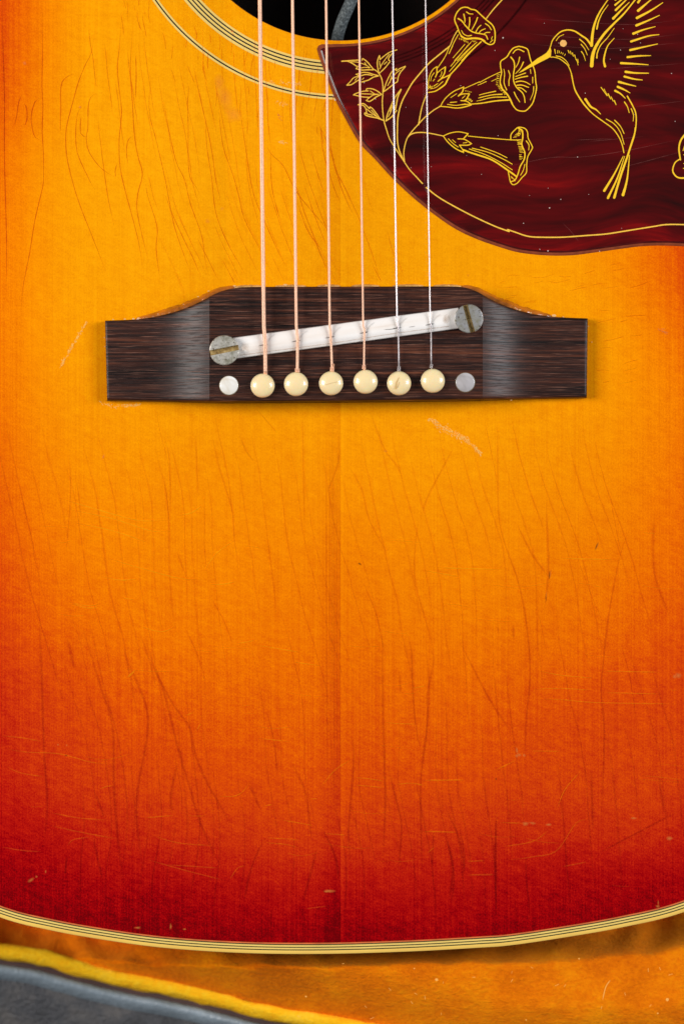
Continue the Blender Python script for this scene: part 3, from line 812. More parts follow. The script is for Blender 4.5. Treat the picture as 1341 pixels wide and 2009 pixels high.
guard = build('pickguard', vs, ff, None, guitar, recentre=False, attrs={'edge': ed}, mats=[M['tortoise'], M['guard_edge'], M['guard_bevel']], fmat=fm,
              label='dark red tortoise pickguard painted with a golden hummingbird and flowers')
# rosette lines telegraphing through the guard
for r, wd, a in ((377, 2.6, .75), (384, 2.4, .6), (391, 2.6, .8), (441, 3.4, .8)):
    pts = [(HC[0]+r*math.cos(t), HC[1]+r*math.sin(t)) for t in [math.radians(100-i*2.5) for i in range(50)]]
    pts = [p for p in pts if inpoly(*p, offset(gcurve, 14))]
    gh = Rib(); gh.add(pts, wd*2, z=GT+.0001, soft=True, n=2, a=a, taper=True)
    gh.make('rosette_ghost_line', M['ghost'], guard, False, True)
hl = Rib()
for c in [[(1024, 35), (1120, 42), (1240, 48), (1341, 38)], [(1020, 64), (1100, 72), (1230, 77), (1341, 66)], [(1020, 85), (1100, 91), (1200, 95), (1341, 83)],
          [(862+100, 334-6), (1000, 325), (1080, 309), (1140, 308), (1230, 295), (1341, 271)], [(1175, 338), (1240, 323), (1341, 296)], [(1150, 278), (1260, 268)], [(1180, 136), (1290, 128), (1341, 124)],
          [(1100, 435), (1120, 455), (1135, 475)], [(1240, 210), (1341, 198)], [(1120, 275), (1200, 272)]]:
    hl.add(c, .6, z=GT+.0002, taper=True, step=10, jit=.4)
hl.make('pickguard_hairlines', M['hairline'], guard, False, True, kind='stuff')
du = Rib()
for i in range(26):
    x = R.uniform(700, 1335); y = R.uniform(20, 470)
    if inpoly(x, y, offset(gcurve, 20)): du.blob(x, y, R.uniform(.5, .9), GT+.0009)
for x, y, r in ((986, 74, 3), (970, 99, 1.6), (1077, 408, 2.4), (1099, 391, 2), (1026, 438, 2), (1074, 492, 2.6), (1058, 489, 1.8), (1175, 493, 2), (1316, 144, 2), (706+8, 162, 2), (1132, 308, 2.2), (736, 194, 2), (657, 196, 3), (653, 188, 2.5)):
    du.blob(x, y, r*.5, GT+.0009)
du.make('dust_specks', M['dust'], guard, kind='stuff')

# ---- painted decoration: every stroke where the photograph has it
def strokes(name, mat, data, parent=guard, z=GT+.0012, label=None, extra=None):
    r = Rib()
    for (ox, oy, k), lst in data:
        for it in lst:
            pts, w0 = it[0], it[1]; w1 = it[2] if len(it) > 2 else None
            r.add(sc(pts, ox, oy, k), w0*.82, (w1 or w0)*.82, z=z, n=7, jit=.06)
    if extra: extra(r)
    return r.make(name, mat, parent, label=label)
ZA = (660, 80, 10.007); ZB = (760, 180, 10.007); ZC = (820, 90, 10.007); ZD = (880, 0, 10.007); ZE = (940, 80, 10.007); ZF = (860, 240, 6.705)
ZG = (1040, 40, 10.007); ZW = (1140, 0, 6.6716); ZX = (1120, 140, 6.6716); ZT = (1140, 240, 6.6716); ZP = (640, 200, 3.3525); ZQ = (1000, 400, 3.932)
G = 'gold'
strokes('leafy_sprig', M[G], [(ZA, [
    ([(720, 555), (790, 600), (840, 660), (880, 740), (905, 880), (905, 1050), (895, 1200), (905, 1400), (930, 1580), (960, 1690), (995, 1800)], 2.5),
    ([(100, 400), (270, 388), (430, 378)], 2.6), ([(500, 380), (515, 352), (600, 415), (680, 510), (720, 560)], 2.6), ([(100, 403), (210, 400), (300, 440), (400, 505)], 2.6),
    ([(380, 548), (500, 575), (600, 570), (720, 570)], 2.6), ([(380, 545), (425, 500)], 2.2), ([(280, 412), (400, 420), (560, 470), (650, 530)], 2.0), ([(480, 532), (560, 522), (650, 532)], 2.0), ([(550, 430), (590, 490)], 1.8),
    ([(380, 660), (450, 640), (520, 620), (620, 628), (720, 660), (820, 688)], 2.4), ([(820, 690), (720, 715), (620, 772), (490, 810)], 2.6), ([(200, 872), (290, 860), (380, 800), (460, 755)], 2.6), ([(200, 870), (270, 800), (330, 730), (440, 690)], 2.2),
    ([(480, 685), (580, 662), (700, 680)], 2.6), ([(360, 775), (430, 700)], 1.6), ([(500, 760), (530, 730)], 1.8), ([(380, 655), (440, 690)], 2.2),
    ([(330, 1065), (345, 1050), (420, 1020), (520, 990), (620, 985)], 2.4), ([(580, 965), (600, 940), (700, 945), (800, 990), (880, 1052)], 2.6), ([(880, 1052), (780, 1100), (700, 1160), (640, 1190), (580, 1170)], 2.8),
    ([(600, 1150), (650, 1110), (720, 1065), (820, 1050)], 2.2), ([(340, 1062), (500, 1100), (640, 1110)], 2.4), ([(480, 1040), (640, 1045), (820, 1050)], 2.2), ([(660, 985), (740, 1040)], 2.0),
    ([(420, 1255), (480, 1235), (540, 1240), (600, 1290), (640, 1330)], 2.6), ([(650, 1330), (650, 1300), (700, 1330), (780, 1430), (850, 1530), (920, 1560)], 2.6), ([(430, 1260), (520, 1270), (570, 1330), (590, 1420)], 2.4),
    ([(590, 1425), (548, 1418), (570, 1460), (660, 1490), (780, 1512), (920, 1562)], 3.0), ([(590, 1435), (700, 1462)], 2.2), ([(590, 1340), (700, 1430), (800, 1500)], 2.2), ([(680, 1360), (740, 1430), (795, 1500)], 2.0),
    ([(830, 640), (800, 500), (800, 400), (825, 320), (842, 290)], 2.4), ([(842, 290), (850, 370)], 2.4), ([(850, 370), (930, 300), (1030, 230), (1110, 200), (1180, 178)], 2.2),
    ([(845, 632), (950, 530), (1030, 430), (1042, 400), (1015, 370), (1030, 320), (1090, 245)], 2.4), ([(845, 550), (900, 440), (1030, 262)], 2.0), ([(840, 400), (850, 500)], 1.8), ([(930, 462), (985, 410)], 1.8),
    ([(920, 985), (970, 830), (1030, 700), (1090, 600), (1175, 545)], 2.4), ([(1175, 545), (1165, 590), (1240, 545), (1345, 500)], 2.2), ([(920, 1000), (1020, 930), (1130, 840), (1190, 800), (1205, 720), (1250, 620), (1345, 510)], 2.6),
    ([(1000, 880), (1080, 740), (1160, 640), (1240, 580)], 1.8), ([(1045, 820), (1075, 690)], 1.8), ([(1080, 745), (1165, 730)], 1.6),
    ([(962, 1580), (1000, 1430), (1060, 1290), (1140, 1120), (1260, 950)], 2.4), ([(965, 1575), (1070, 1500), (1130, 1430), (1172, 1370)], 3.0), ([(1262, 960), (1200, 1100), (1170, 1250), (1150, 1350)], 3.0),
    ([(1010, 1490), (1060, 1400), (1090, 1270)], 2.0), ([(1072, 1260), (1050, 1390)], 1.8)]),
    (ZB, [([(-5, 810), (50, 950), (150, 1110), (240, 1250), (330, 1385)], 2.4)])], label='golden leafy sprig at the tip of the pickguard')
strokes('flower_stalk', M[G], [((1, 1, 1) if False else (0, 0, 1), [
    ([(896.5, 60), (889, 73), (883, 88), (880, 92.5)], 2.2), ([(881, 91), (860, 108), (840, 125), (820, 148), (808, 163), (797, 182), (789, 197), (783, 215), (779.5, 235), (779, 255), (779, 275), (782, 293), (789, 310), (793, 318)], 3.2, 3.0, )]),
    (ZB, [([(330, 1380), (315, 1200), (345, 1020), (400, 880), (500, 750), (600, 640), (700, 530), (800, 440), (920, 350), (1040, 280)], 2.5), ([(760, 50), (680, 270), (640, 450), (605, 645)], 2.0, 3.0),
          ([(400, 885), (450, 840), (550, 805), (700, 800), (850, 820), (1000, 850), (1100, 872)], 3.0, 2.2)])], label='golden curving flower stalk')
strokes('border_line', M['gold'], [(ZB, [([(320, 1370), (430, 1530), (560, 1670), (680, 1800)], 2.4, 3.0)]),
    (ZP, [([(655, 563), (720, 615), (800, 665), (950, 745), (1100, 815), (1200, 852)], 3.0, 3.2)]),
    (ZQ, [([(-20, 198), (50, 222), (100, 240), (150, 252), (220, 257), (400, 257), (600, 243), (740, 232), (900, 207), (1100, 175), (1200, 160), (1341, 160), (1600, 170), (1850, 130)], 3.1)])],
    label='golden line following the lower rim of the pickguard')
def hatch(r, a, b, n, l, ang, wd=1.0, z=GT+.0012, curve=None):
    for i in range(n):
        t = (i+.5)/n; x, y = lerp(a[0], b[0], t)+R.uniform(-.5, .5), lerp(a[1], b[1], t)+R.uniform(-.5, .5)
        an = ang+R.uniform(-.15, .15); ll = l*R.uniform(.6, 1.25)
        r.add([(x, y), (x+math.cos(an)*ll, y+math.sin(an)*ll)], wd*R.uniform(.8, 1.2), z=z, n=2)
def ex1(r):
    hatch(r, (899, 74), (918, 81), 8, 3.6, 1.3); hatch(r, (924, 80), (934, 80), 4, 2.0, 1.9)
    hatch(r, (841, 172), (846, 174), 4, 5, -1.2)
strokes('trumpet_flower', M['gold_bright'], [(ZD, [
    ([(300, 140), (370, 148), (430, 180), (520, 200), (600, 268), (720, 378), (840, 480), (890, 570), (905, 680), (890, 830), (820, 875), (740, 850), (660, 795), (600, 755), (480, 745), (340, 755), (250, 710), (200, 630), (165, 530), (115, 410), (120, 330), (160, 240), (230, 165), (300, 140)], 2.9, 2.9),
    ([(700, 810), (620, 765), (480, 752), (340, 762), (240, 712)], 4.2),
    ([(180, 365), (250, 410), (330, 510), (420, 600), (520, 645), (640, 665), (720, 690), (760, 770)], 3.2, 2.4), ([(290, 280), (310, 370), (310, 440)], 3.0, 2.2), ([(405, 345), (405, 450), (385, 550)], 3.0, 2.4), ([(560, 345), (520, 450), (450, 580)], 2.8, 2.2),
    ([(625, 495), (570, 550), (520, 640)], 2.0, 2.6), ([(710, 565), (630, 600), (590, 645)], 2.2), ([(800, 635), (730, 640), (680, 672)], 2.2), ([(345, 235), (400, 270), (470, 275)], 2.6, 1.8), ([(715, 465), (780, 510), (830, 585)], 2.4, 2.0),
    ([(245, 600), (290, 670), (370, 705), (440, 695)], 1.8, 2.6), ([(850, 720), (830, 770)], 1.8), ([(855, 785), (810, 830)], 2.0)]),
    (ZD, [([(5, 1050), (90, 850), (180, 680)], 1.9), ([(250, 1190), (400, 1030), (630, 820)], 2.8), ([(160, 1190), (350, 1000), (545, 830)], 1.8), ([(110, 1190), (300, 980), (430, 830)], 1.7), ([(80, 1135), (310, 870)], 1.7)]),
    (ZC, [([(380, 430), (520, 220), (605, 25)], 1.9), ([(620, 570), (760, 420), (930, 220), (1060, 80), (1150, -10)], 3.0), ([(610, 500), (760, 330), (960, 110), (1080, -10)], 1.8), ([(635, 400), (800, 200), (970, -10)], 1.7),
          ([(600, 150), (675, 0)], 1.7),
          ([(195, 850), (198, 700), (230, 560), (290, 460), (365, 405)], 2.0), ([(362, 408), (362, 540), (335, 612)], 2.6), ([(362, 540), (430, 480), (530, 410)], 2.0), ([(530, 415), (510, 540), (440, 655)], 3.0), ([(385, 695), (450, 645), (530, 610), (620, 570)], 2.6),
          ([(620, 575), (560, 690), (520, 760), (430, 830), (330, 890), (200, 915)], 4.0, 2.4), ([(240, 690), (260, 600), (310, 530)], 1.4, 2), ([(290, 690), (320, 650)], 1.6), ([(460, 510), (450, 560), (420, 610)], 1.8, 1.2), ([(300, 792), (380, 740)], 1.8),
          ([(240, 845), (350, 812), (480, 702)], 1.4, 1.8)])], label='uppermost golden trumpet flower', extra=ex1)
def ex2(r):
    hatch(r, (974, 146), (972, 168), 6, 4, -.3); hatch(r, (974, 168), (983, 180), 6, 4.5, -.4); hatch(r, (985, 182), (990, 186), 3, 3, -.8)
    hatch(r, (910, 178), (924, 182), 4, 2.4, -.5); hatch(r, (916, 194), (925, 201), 6, 3, -1.0)
strokes('trumpet_flower', M['gold_bright'], [(ZE, [
    ([(770, 108), (870, 130), (940, 170), (970, 260), (1000, 380), (1050, 500), (1085, 620), (1100, 800), (1115, 930), (1080, 1100), (1030, 1240), (920, 1362), (840, 1382), (730, 1355), (650, 1260), (600, 1150), (540, 1050), (450, 950), (405, 840), (410, 720), (430, 620), (410, 500), (420, 400), (530, 320), (600, 210), (670, 140), (770, 108)], 2.7, 2.7),
    ([(640, 1240), (600, 1150), (540, 1050), (450, 950), (408, 850)], 3.8),
    ([(612, 320), (670, 400), (685, 520), (665, 650), (670, 800), (730, 920), (830, 1010), (875, 1100), (890, 1210)], 3.0, 2.4), ([(785, 320), (760, 430), (710, 520)], 2.4, 1.8), ([(858, 420), (800, 540), (705, 645)], 2.8, 1.6), ([(705, 702), (900, 632)], 2.0, 2.4), ([(695, 755), (800, 722), (940, 695)], 2.0, 2.8),
    ([(710, 810), (800, 792), (900, 810), (990, 860)], 2.8, 2.0), ([(730, 875), (830, 870), (960, 915)], 2.8, 2.2), ([(760, 920), (830, 935), (915, 1005)], 2.6, 2.0), ([(655, 245), (700, 190), (770, 168), (870, 215)], 2.2, 2.6), ([(475, 560), (490, 650), (480, 830), (530, 965)], 1.6, 2.4), ([(565, 585), (595, 680), (575, 780), (575, 880)], 2.2),
    ([(678, 1010), (720, 1100), (785, 1200)], 2.6, 2.0), ([(995, 565), (1005, 645)], 2.0, 1.4), ([(1040, 715), (1040, 830)], 2.2, 1.6), ([(1060, 900), (1050, 1020), (990, 1165)], 2.4, 1.2),
    ([(0, 818), (200, 710), (410, 612)], 1.8), ([(0, 860), (130, 800)], 1.4, 2.0), ([(235, 795), (360, 735)], 1.4), ([(0, 1062), (150, 1025), (315, 990)], 1.8, 2.4), ([(0, 1115), (250, 1062), (440, 1050)], 1.8, 2.8), ([(0, 1172), (250, 1112), (530, 1105)], 1.8, 2.4), ([(-360, 1255), (0, 1230), (250, 1190), (430, 1170), (600, 1160)], 2.2, 3.6)]),
    (ZC, [([(440, 1180), (480, 1100), (560, 1000), (700, 890), (880, 810)], 2.2), ([(888, 808), (865, 900), (785, 985)], 3.0), ([(785, 978), (870, 945), (1000, 940)], 2.4), ([(1000, 945), (940, 1050), (895, 1078)], 3.0), ([(835, 1075), (930, 1082), (1000, 1120), (1030, 1162)], 2.6),
          ([(415, 1185), (580, 1200), (740, 1220), (880, 1205), (1035, 1160)], 2.2, 2.8), ([(635, 1015), (750, 940)], 1.5), ([(860, 1030), (915, 980)], 1.6), ([(625, 1112), (750, 1100)], 2.0), ([(570, 1148), (740, 1168), (920, 1138)], 1.8),
          ([(900, 838), (1100, 750), (1200, 705)], 1.8), ([(1165, 772), (1260, 730)], 1.2), ([(1190, 965), (1260, 948)], 1.2), ([(1175, 1025), (1260, 1010)], 1.2), ([(1145, 1082), (1260, 1060)], 1.2)])], label='golden trumpet flower the bird drinks from', extra=ex2)
def ex3(r):
    hatch(r, (1013, 275), (1019, 300), 10, 8, .1); hatch(r, (1018, 302), (1018, 314), 5, 5, .15); hatch(r, (1005, 271), (1018, 256), 6, 9, -.1); hatch(r, (1014, 266), (1017, 254), 5, 4, .3)
    hatch(r, (1001, 345), (1008, 352), 5, 4.5, 1.0)
strokes('trumpet_flower', M['gold_bright'], [(ZF, [
    ([(945, 232), (950, 160), (1000, 100), (1050, 65), (1130, 80), (1165, 130), (1175, 210), (1225, 310), (1225, 350), (1170, 450), (1155, 550), (1150, 660), (1090, 730), (1030, 800), (975, 820), (940, 780), (925, 710), (912, 645)], 2.4),
    ([(1050, 80), (1095, 110), (1103, 200), (1090, 290), (1130, 400), (1120, 490), (1070, 580), (1040, 680), (1000, 760), (945, 780)], 3.6, 2.4), ([(1150, 245), (1185, 300), (1180, 365)], 2.6, 1.6), ([(1130, 550), (1110, 630), (1075, 695)], 1.8),
    ([(385, 180), (600, 202), (940, 230), (1080, 230)], 2.0), ([(320, 360), (400, 392), (500, 425), (700, 495), (900, 625), (1020, 712)], 3.8), ([(400, 350), (600, 420), (800, 520), (965, 625)], 1.8), ([(440, 340), (650, 395), (850, 485), (965, 550)], 2.0), ([(550, 325), (750, 395), (895, 465)], 1.9),
    ([(58, 180), (150, 142), (260, 125), (385, 148)], 2.2), ([(385, 150), (325, 215)], 2.8), ([(250, 217), (340, 225), (430, 280)], 2.4), ([(430, 280), (380, 300), (272, 300)], 2.6), ([(272, 300), (320, 370), (325, 398)], 2.4), ([(58, 180), (120, 260), (200, 330), (270, 372), (325, 392)], 2.2, 3.0),
    ([(125, 215), (190, 280), (255, 325)], 1.8), ([(180, 230), (220, 265)], 1.6), ([(320, 272), (370, 265)], 1.6)])], label='lowest golden trumpet flower', extra=ex3)
strokes('flower', M['gold_bright'], [(ZT, [([(1400, 110), (1341, 170), (1290, 250), (1272, 350), (1290, 490)], 4.6, 3.4), ([(1280, 482), (1220, 530), (1190, 620), (1210, 680), (1260, 722), (1341, 728), (1450, 700)], 2.6, 4.2),
    ([(1325, 370), (1345, 310)], 2.0), ([(1335, 425), (1375, 420)], 2.0), ([(1335, 540), (1375, 530)], 2.0), ([(1330, 603), (1370, 595)], 2.0)])], label='golden flower cut by the right edge of the view')
strokes('flower_stem', M['gold'], [(ZD, [([(720, 378), (870, 185), (1035, 0), (1200, -200)], 2.4, 3.0)])])
def bird(r):
    beak = [(1015.6, 143.6), (1026, 135.2), (1042, 123.6), (1053, 114.8), (1063, 109), (1071, 103.6), (1075.5, 97.5), (1078.3, 90.5), (1080.6, 100), (1079.5, 111), (1073, 115), (1060, 121.5), (1047, 128.5), (1035, 134.5), (1024, 140.5)]
    r.poly(beak, GT+.0018)
D6 = lambda a, b, w0=1.6, w1=None: ([a, b], w0, w1 if w1 else w0*.8)
strokes('hummingbird', M['gold_bright'], [(ZG, [
    ([(388, 520), (430, 390), (530, 270), (620, 210), (740, 187), (870, 215), (1000, 300), (1100, 370), (1190, 495)], 2.2, 4.2),
    ([(500, 398), (560, 320), (650, 278)], 1.8, 1.4), ([(390, 722), (460, 722), (560, 750), (660, 820), (740, 900), (800, 1050), (830, 1200), (870, 1370), (960, 1530), (1060, 1670), (1180, 1800)], 2.0, 2.6),
    ([(500, 697), (600, 722), (690, 790), (755, 885)], 2.4, 1.6), ([(960, 370), (1060, 460), (1140, 580)], 2.6, 1.4), ([(990, 470), (1060, 560), (1110, 680)], 2.4, 1.4), ([(995, 610), (1040, 680), (1075, 790)], 2.4, 1.2),
    D6((472, 570), (485, 655), 2.4, 1.4), D6((532, 590), (525, 645)), D6((565, 600), (555, 640)), D6((605, 625), (590, 652)), D6((635, 642), (625, 668)), D6((680, 660), (663, 692), 1.6),
    D6((735, 590), (755, 640), 2.4), D6((778, 605), (792, 662), 2.0), D6((818, 640), (838, 705), 2.4, 1.4), D6((862, 680), (882, 748), 2.4, 1.4), ([(888, 762), (912, 800), (930, 878)], 2.4, 1.4), D6((922, 760), (936, 830), 1.6)]),
    (ZW, [([(345, -8), (240, 150), (180, 280), (145, 420), (128, 595)], 2.2, 7.0), ([(345, 65), (270, 170), (220, 280), (198, 378)], 1.4, 3.6), ([(720, -30), (560, 170), (420, 310), (290, 450), (190, 600), (145, 720), (130, 860)], 2.8, 8.6), ([(622, 30), (520, 130), (412, 242)], 1.6, 6.0), ([(600, -20), (445, 132)], 2.2, 5.2), ([(540, -20), (438, 65)], 2.4, 4.6),
          ([(480, -30), (440, 0)], 2.0, 3.4), ([(425, 370), (340, 490), (250, 590), (205, 690), (198, 758)], 1.4, 3.2), ([(425, 500), (340, 600), (300, 720), (290, 800), (305, 868)], 1.6, 5.4), ([(930, -25), (738, 140)], 2.2, 6.2), ([(1060, 35), (900, 140), (722, 235)], 1.8, 6.2), ([(1017, 200), (870, 268), (715, 333)], 1.6, 5.8),
          ([(962, 348), (800, 392), (675, 440)], 1.6, 5.8), ([(1010, 453), (870, 472), (645, 543)], 1.8, 5.0), ([(992, 575), (800, 618), (635, 655)], 1.8, 5.4), ([(902, 728), (750, 732), (600, 748)], 1.8, 5.4), ([(870, 848), (700, 836), (515, 826)], 1.8, 5.6), ([(875, 958), (700, 955), (575, 940)], 2.0, 5.8), ([(792, 1047), (680, 1033), (560, 1002)], 2.0, 5.0), ([(800, -60), (738, 30)], 2.4, 5.6)]),
    (ZX, [([(0, 40), (40, 220), (110, 350), (200, 470), (290, 565), (420, 660), (540, 750), (620, 860), (665, 970), (685, 1065)], 2.6, 2.4), ([(840, 194), (720, 165), (620, 138)], 2.0, 5.6), ([(765, 282), (690, 240), (605, 202)], 2.0, 5.4), ([(703, 352), (640, 292), (572, 254)], 1.8, 5.2), ([(183, 365), (250, 460), (320, 500), (380, 558)], 6.2, 1.8),
          D6((387, 210), (465, 320), 2.2, 1.6), D6((425, 232), (470, 318), 1.8), D6((478, 295), (512, 362), 3, 1.8), D6((518, 335), (546, 390), 2.2), D6((560, 385), (583, 437), 3, 1.6), ([(730, 325), (800, 450), (840, 550), (845, 680), (820, 850), (752, 1060)], 3.2, 2.6), ([(693, 402), (730, 460), (755, 542)], 3.0, 1.6), ([(782, 490), (810, 570), (806, 652)], 2.6, 1.4),
          ([(455, 625), (560, 690), (640, 800), (688, 955)], 2.2, 1.8), ([(565, 640), (640, 720), (688, 815)], 2.6, 1.8)]),
    (ZT, [([(700, 70), (690, 150), (640, 310), (600, 440), (510, 700), (425, 985)], 2.6, 5.6), ([(542, 445), (430, 670), (295, 895)], 1.6, 6.0), ([(560, 445), (470, 720), (343, 990)], 1.6, 5.4), ([(625, 430), (600, 700), (575, 830), (540, 950)], 2.0, 6.8)])],
    label='golden hummingbird with its beak in a trumpet flower', extra=bird)
r = Rib(); r.poly([(1104+6.7*math.cos(-a*math.pi/12)*(1+.04*math.sin(a*2.3)), 85+6.7*math.sin(-a*math.pi/12)*(1+.05*math.cos(a*1.7))) for a in range(24)], GT+.0012); r.make('bird_eye', M['gold_pale'], guard)

# ------------------------------------------------------------------ bridge
ytop = catmull([(190, 629.5), (206, 629), (260, 627), (300, 622), (340, 612.5), (370, 602), (400, 588), (411, 582), (430, 572.5), (455, 566), (490, 563), (600, 562.5), (760, 562), (880, 562), (912, 564), (932, 570.5),
                (946, 578), (970, 591), (1000, 603.5), (1030, 612.5), (1060, 618.5), (1100, 622.5), (1160, 625)], 8)
ybot = catmull([(190, 785), (210, 785), (411, 787.5), (700, 786), (946, 783), (1170, 779)], 8)
ZB0, ZB1 = .036, .097
def bz(x):
    if x < 411: s = max(0, (x-280)/131.); return ZB0+(ZB1-ZB0)*s**2.6
    if x > 946: s = max(0, (1072-x)/126.); return ZB0+(ZB1-ZB0)*s**2.7
    return ZB1
def brsec(xs):
    vs, fs = [], []; rows = [0, .008, .02, .04]+[.04+.92*i/16 for i in range(1, 17)]+[.98, .992, 1]
    nr = len(rows)+2
    for x in xs:
        t0, t1 = interp(ytop, x), interp(ybot, x); z = bz(x)
        q = P(x, t0-.6, z); vs.append((q.x, q.y, 0.0))
        for k, r_ in enumerate(rows):
            dz = {0: -.006, 1: -.0022, 2: -.0004}.get(k, {len(rows)-1: -.006, len(rows)-2: -.0022, len(rows)-3: -.0004}.get(k, 0))
            yy = lerp(t0, t1, r_)
            # right and left ends lean a little
            xx = x + (4*r_ if x < 215 else (-2*r_ if x > 1145 else 0))
            vs.append(P(xx, yy, z+dz))
        q = P(x, t1+.8, z); vs.append((q.x, q.y, 0.0))
    for i in range(len(xs)-1):
        for k in range(nr-1):
            a = i*nr+k; fs.append((a, a+1, a+nr+1, a+nr))
    return vs, fs, nr
allv, allf = [], []
secs = [[206, 206.8, 208.5]+[212+i*6 for i in range(33)]+[410.9], [411.1]+[420+i*14 for i in range(38)]+[945.9], [946.1]+[952+i*6 for i in range(33)]+[1149, 1151, 1152.3]]
for si, xs in enumerate(secs):
    v, f, nr = brsec(xs); o = len(allv)
    if si == 0:
        for k in range(1, nr-1): v[k] = v[k]-Vector((0, 0, .006)); v[nr+k] = v[nr+k]-Vector((0, 0, .0018))
    if si == 2:
        for k in range(1, nr-1):
            v[-nr+k] = v[-nr+k]-Vector((0, 0, .006)); v[-2*nr+k] = v[-2*nr+k]-Vector((0, 0, .0018))
    allv += v; allf += [tuple(o+i for i in q) for q in f]
    if si == 0:
        oo = len(allv); allv += [Vector((v[k][0], v[k][1], v[k][2])) for k in range(nr)] + [Vector((v[k][0]-.0005, v[k][1], 0)) for k in range(nr)]
        allf += [(oo+k+1, oo+k, oo+nr+k, oo+nr+k+1) for k in range(nr-1)]
    if si == 2:
        b = v[-nr:]; oo = len(allv); allv += [Vector((p[0], p[1], p[2])) for p in b] + [Vector((p[0]+.0005, p[1], 0)) for p in b]
        allf += [(oo+k, oo+k+1, oo+nr+k+1, oo+nr+k) for k in range(nr-1)]
bridge = build('bridge', allv, allf, M['rosewood'], guitar, label='dark rosewood bridge with scooped wings')
# bead of old lacquer along the upper edge of the bridge
def bead(name, x0, x1, off, wd, h, mat, step=5, parent=bridge):
    vs = []; fs = []; xs = [x0+i*step for i in range(int((x1-x0)/step)+1)]
    for i, x in enumerate(xs):
        y = interp(ytop, x); t = i/(len(xs)-1); s = math.sin(math.pi*t)**.6*R.uniform(.75, 1.1) + .05
        sl = (interp(ytop, x+3)-interp(ytop, x-3))/6; l = math.hypot(1, sl); nx, ny = sl/l, -1/l
        for k, (o_, zz) in enumerate(((-.5, .9), (.25, 1.0), (.6, .55), (1, 0.02))):
            d = off + o_*wd*s if k else -1.5
            vs.append(P(x+nx*d, y+ny*d, .0008+h*zz*s))
    for i in range(len(xs)-1):
        for k in range(3): a = i*4+k; fs.append((a, a+4, a+5, a+1))
    fs = [f if (Vector(vs[f[1]])-Vector(vs[f[0]])).cross(Vector(vs[f[2]])-Vector(vs[f[0]])).z > 0 else f[::-1] for f in fs]
    build(name, vs, fs, mat, parent)
bead('lacquer_bead', 268, 470, 2, 9, .02, M['lacquer']); bead('lacquer_bead', 905, 1080, 2, 9, .02, M['lacquer'])
for a, b in ((452, 520), (540, 600), (622, 668), (690, 745), (770, 830), (850, 905)): bead('lacquer_chip', a, b, 1.5, 3.0, .012, M['lacquer_pale'], 3)
chips = Rib()
for x, y, r_ in ((222, 627, 2), (245, 626, 2.2), (262, 625.5, 3), (272, 624, 2.6), (310, 616, 1.8), (360, 597, 1.6), (389, 582, 2), (409, 571, 2.2), (1019, 608, 3), (1010, 604, 2), (1040, 614, 2.4), (1086, 619, 5), (1104, 622, 2), (1153, 640, 1.6), (1160, 671, 1.4), (1002, 785, 2.4), (206, 680, 1.5), (460, 561, 3), (560, 559, 4), (640, 560, 3), (880, 560, 2.4), (205, 662, 1.6)):
    chips.blob(x, y, r_*.7, .004 if x > 1100 or x < 210 else .026, 1, 1.4, .7)
chips.make('finish_chips', M['chip'], bridge, kind='stuff')

# pearl dots
def disc(name, cx, cy, r, z0, z1, mat, parent, bev=1.0, seg=40, dome=0, label=None, seat=None):
    vs = []; prof = [(r, z0), (r, z1-.002), (r-bev*.4, z1-.0006), (r-bev, z1)]
    if dome:
        prof = [(r*.94, z0), (r, z0+.006), (r*.985, z0+.013)] + [(r*math.cos(t), z0+.013+dome*math.sin(t)) for t in [math.radians(a) for a in (18, 30, 42, 54, 64, 74, 82)]]
    for rr_, z in prof:
        for i in range(seg):
            a = i*2*math.pi/seg; vs.append(P(cx+rr_*math.cos(a), cy+rr_*math.sin(a), z))
    fs = [(k*seg+(i+1) % seg, k*seg+i, (k+1)*seg+i, (k+1)*seg+(i+1) % seg) for k in range(len(prof)-1) for i in range(seg)]
    o = (len(prof)-1)*seg; vs.append(P(cx, cy, prof[-1][1]+(dome*.01 if dome else 0))); c = len(vs)-1
    fs += [(o+(i+1) % seg, o+i, c) for i in range(seg)]
    fs = [f if (vs[f[1]]-vs[f[0]]).cross(vs[f[2]]-vs[f[0]]).z >= -1e-9 else f[::-1] for f in fs]
    return build(name, vs, fs, mat, parent, label=label)
d = disc('pearl_dot', 449, 756, 18.2, ZB1-.004, ZB1+.0035, M['pearl_l'], bridge, label='bright white pearl dot at the left end of the pin row')
disc('dot_seat_ring', 449, 756.4, 19.6, ZB1-.004, ZB1+.0012, M['rust_ring'], bridge)
disc('pearl_dot', 912, 750, 18.6, ZB1-.004, ZB1+.0035, M['pearl_r'], bridge, label='dull grey pearl dot at the right end of the pin row')
disc('dot_seat_ring', 912, 750.3, 19.9, ZB1-.004, ZB1+.0012, M['rust_ring'], bridge)

# bridge pins
pins = [(515, 756.5), (580.5, 753.5), (649, 752), (716.5, 749), (782, 752), (848, 747.2)]
pl = ['first ivory pin from the left', 'second ivory pin from the left', 'third ivory pin, with a fine line across its head', 'fourth ivory pin, slightly higher than the third',
      'fifth ivory pin, with a brown nick in its head', 'rightmost ivory pin']
pin0 = disc('bridge_pin', *pins[0], 23.6, ZB1, ZB1, M['ivory'], bridge, dome=.018, seg=48, label=pl[0])
base = P(*pins[0], ZB1)
PINO = [pin0]
for i, (x, y) in enumerate(pins[1:]):
    o = pin0.copy(); link(o); o.parent = bridge; q = P(x, y, ZB1)
    o.location = pin0.location + Vector((q.x-base.x, q.y-base.y, 0)); o['label'] = pl[i+1]; PINO.append(o)
def pinz(cx, cy):
    def f(x, y):
        d = min(.99, math.hypot(x-cx, y-cy)/23.6); return ZB1+.0132+.018*math.sqrt(1-d*d)
    return f
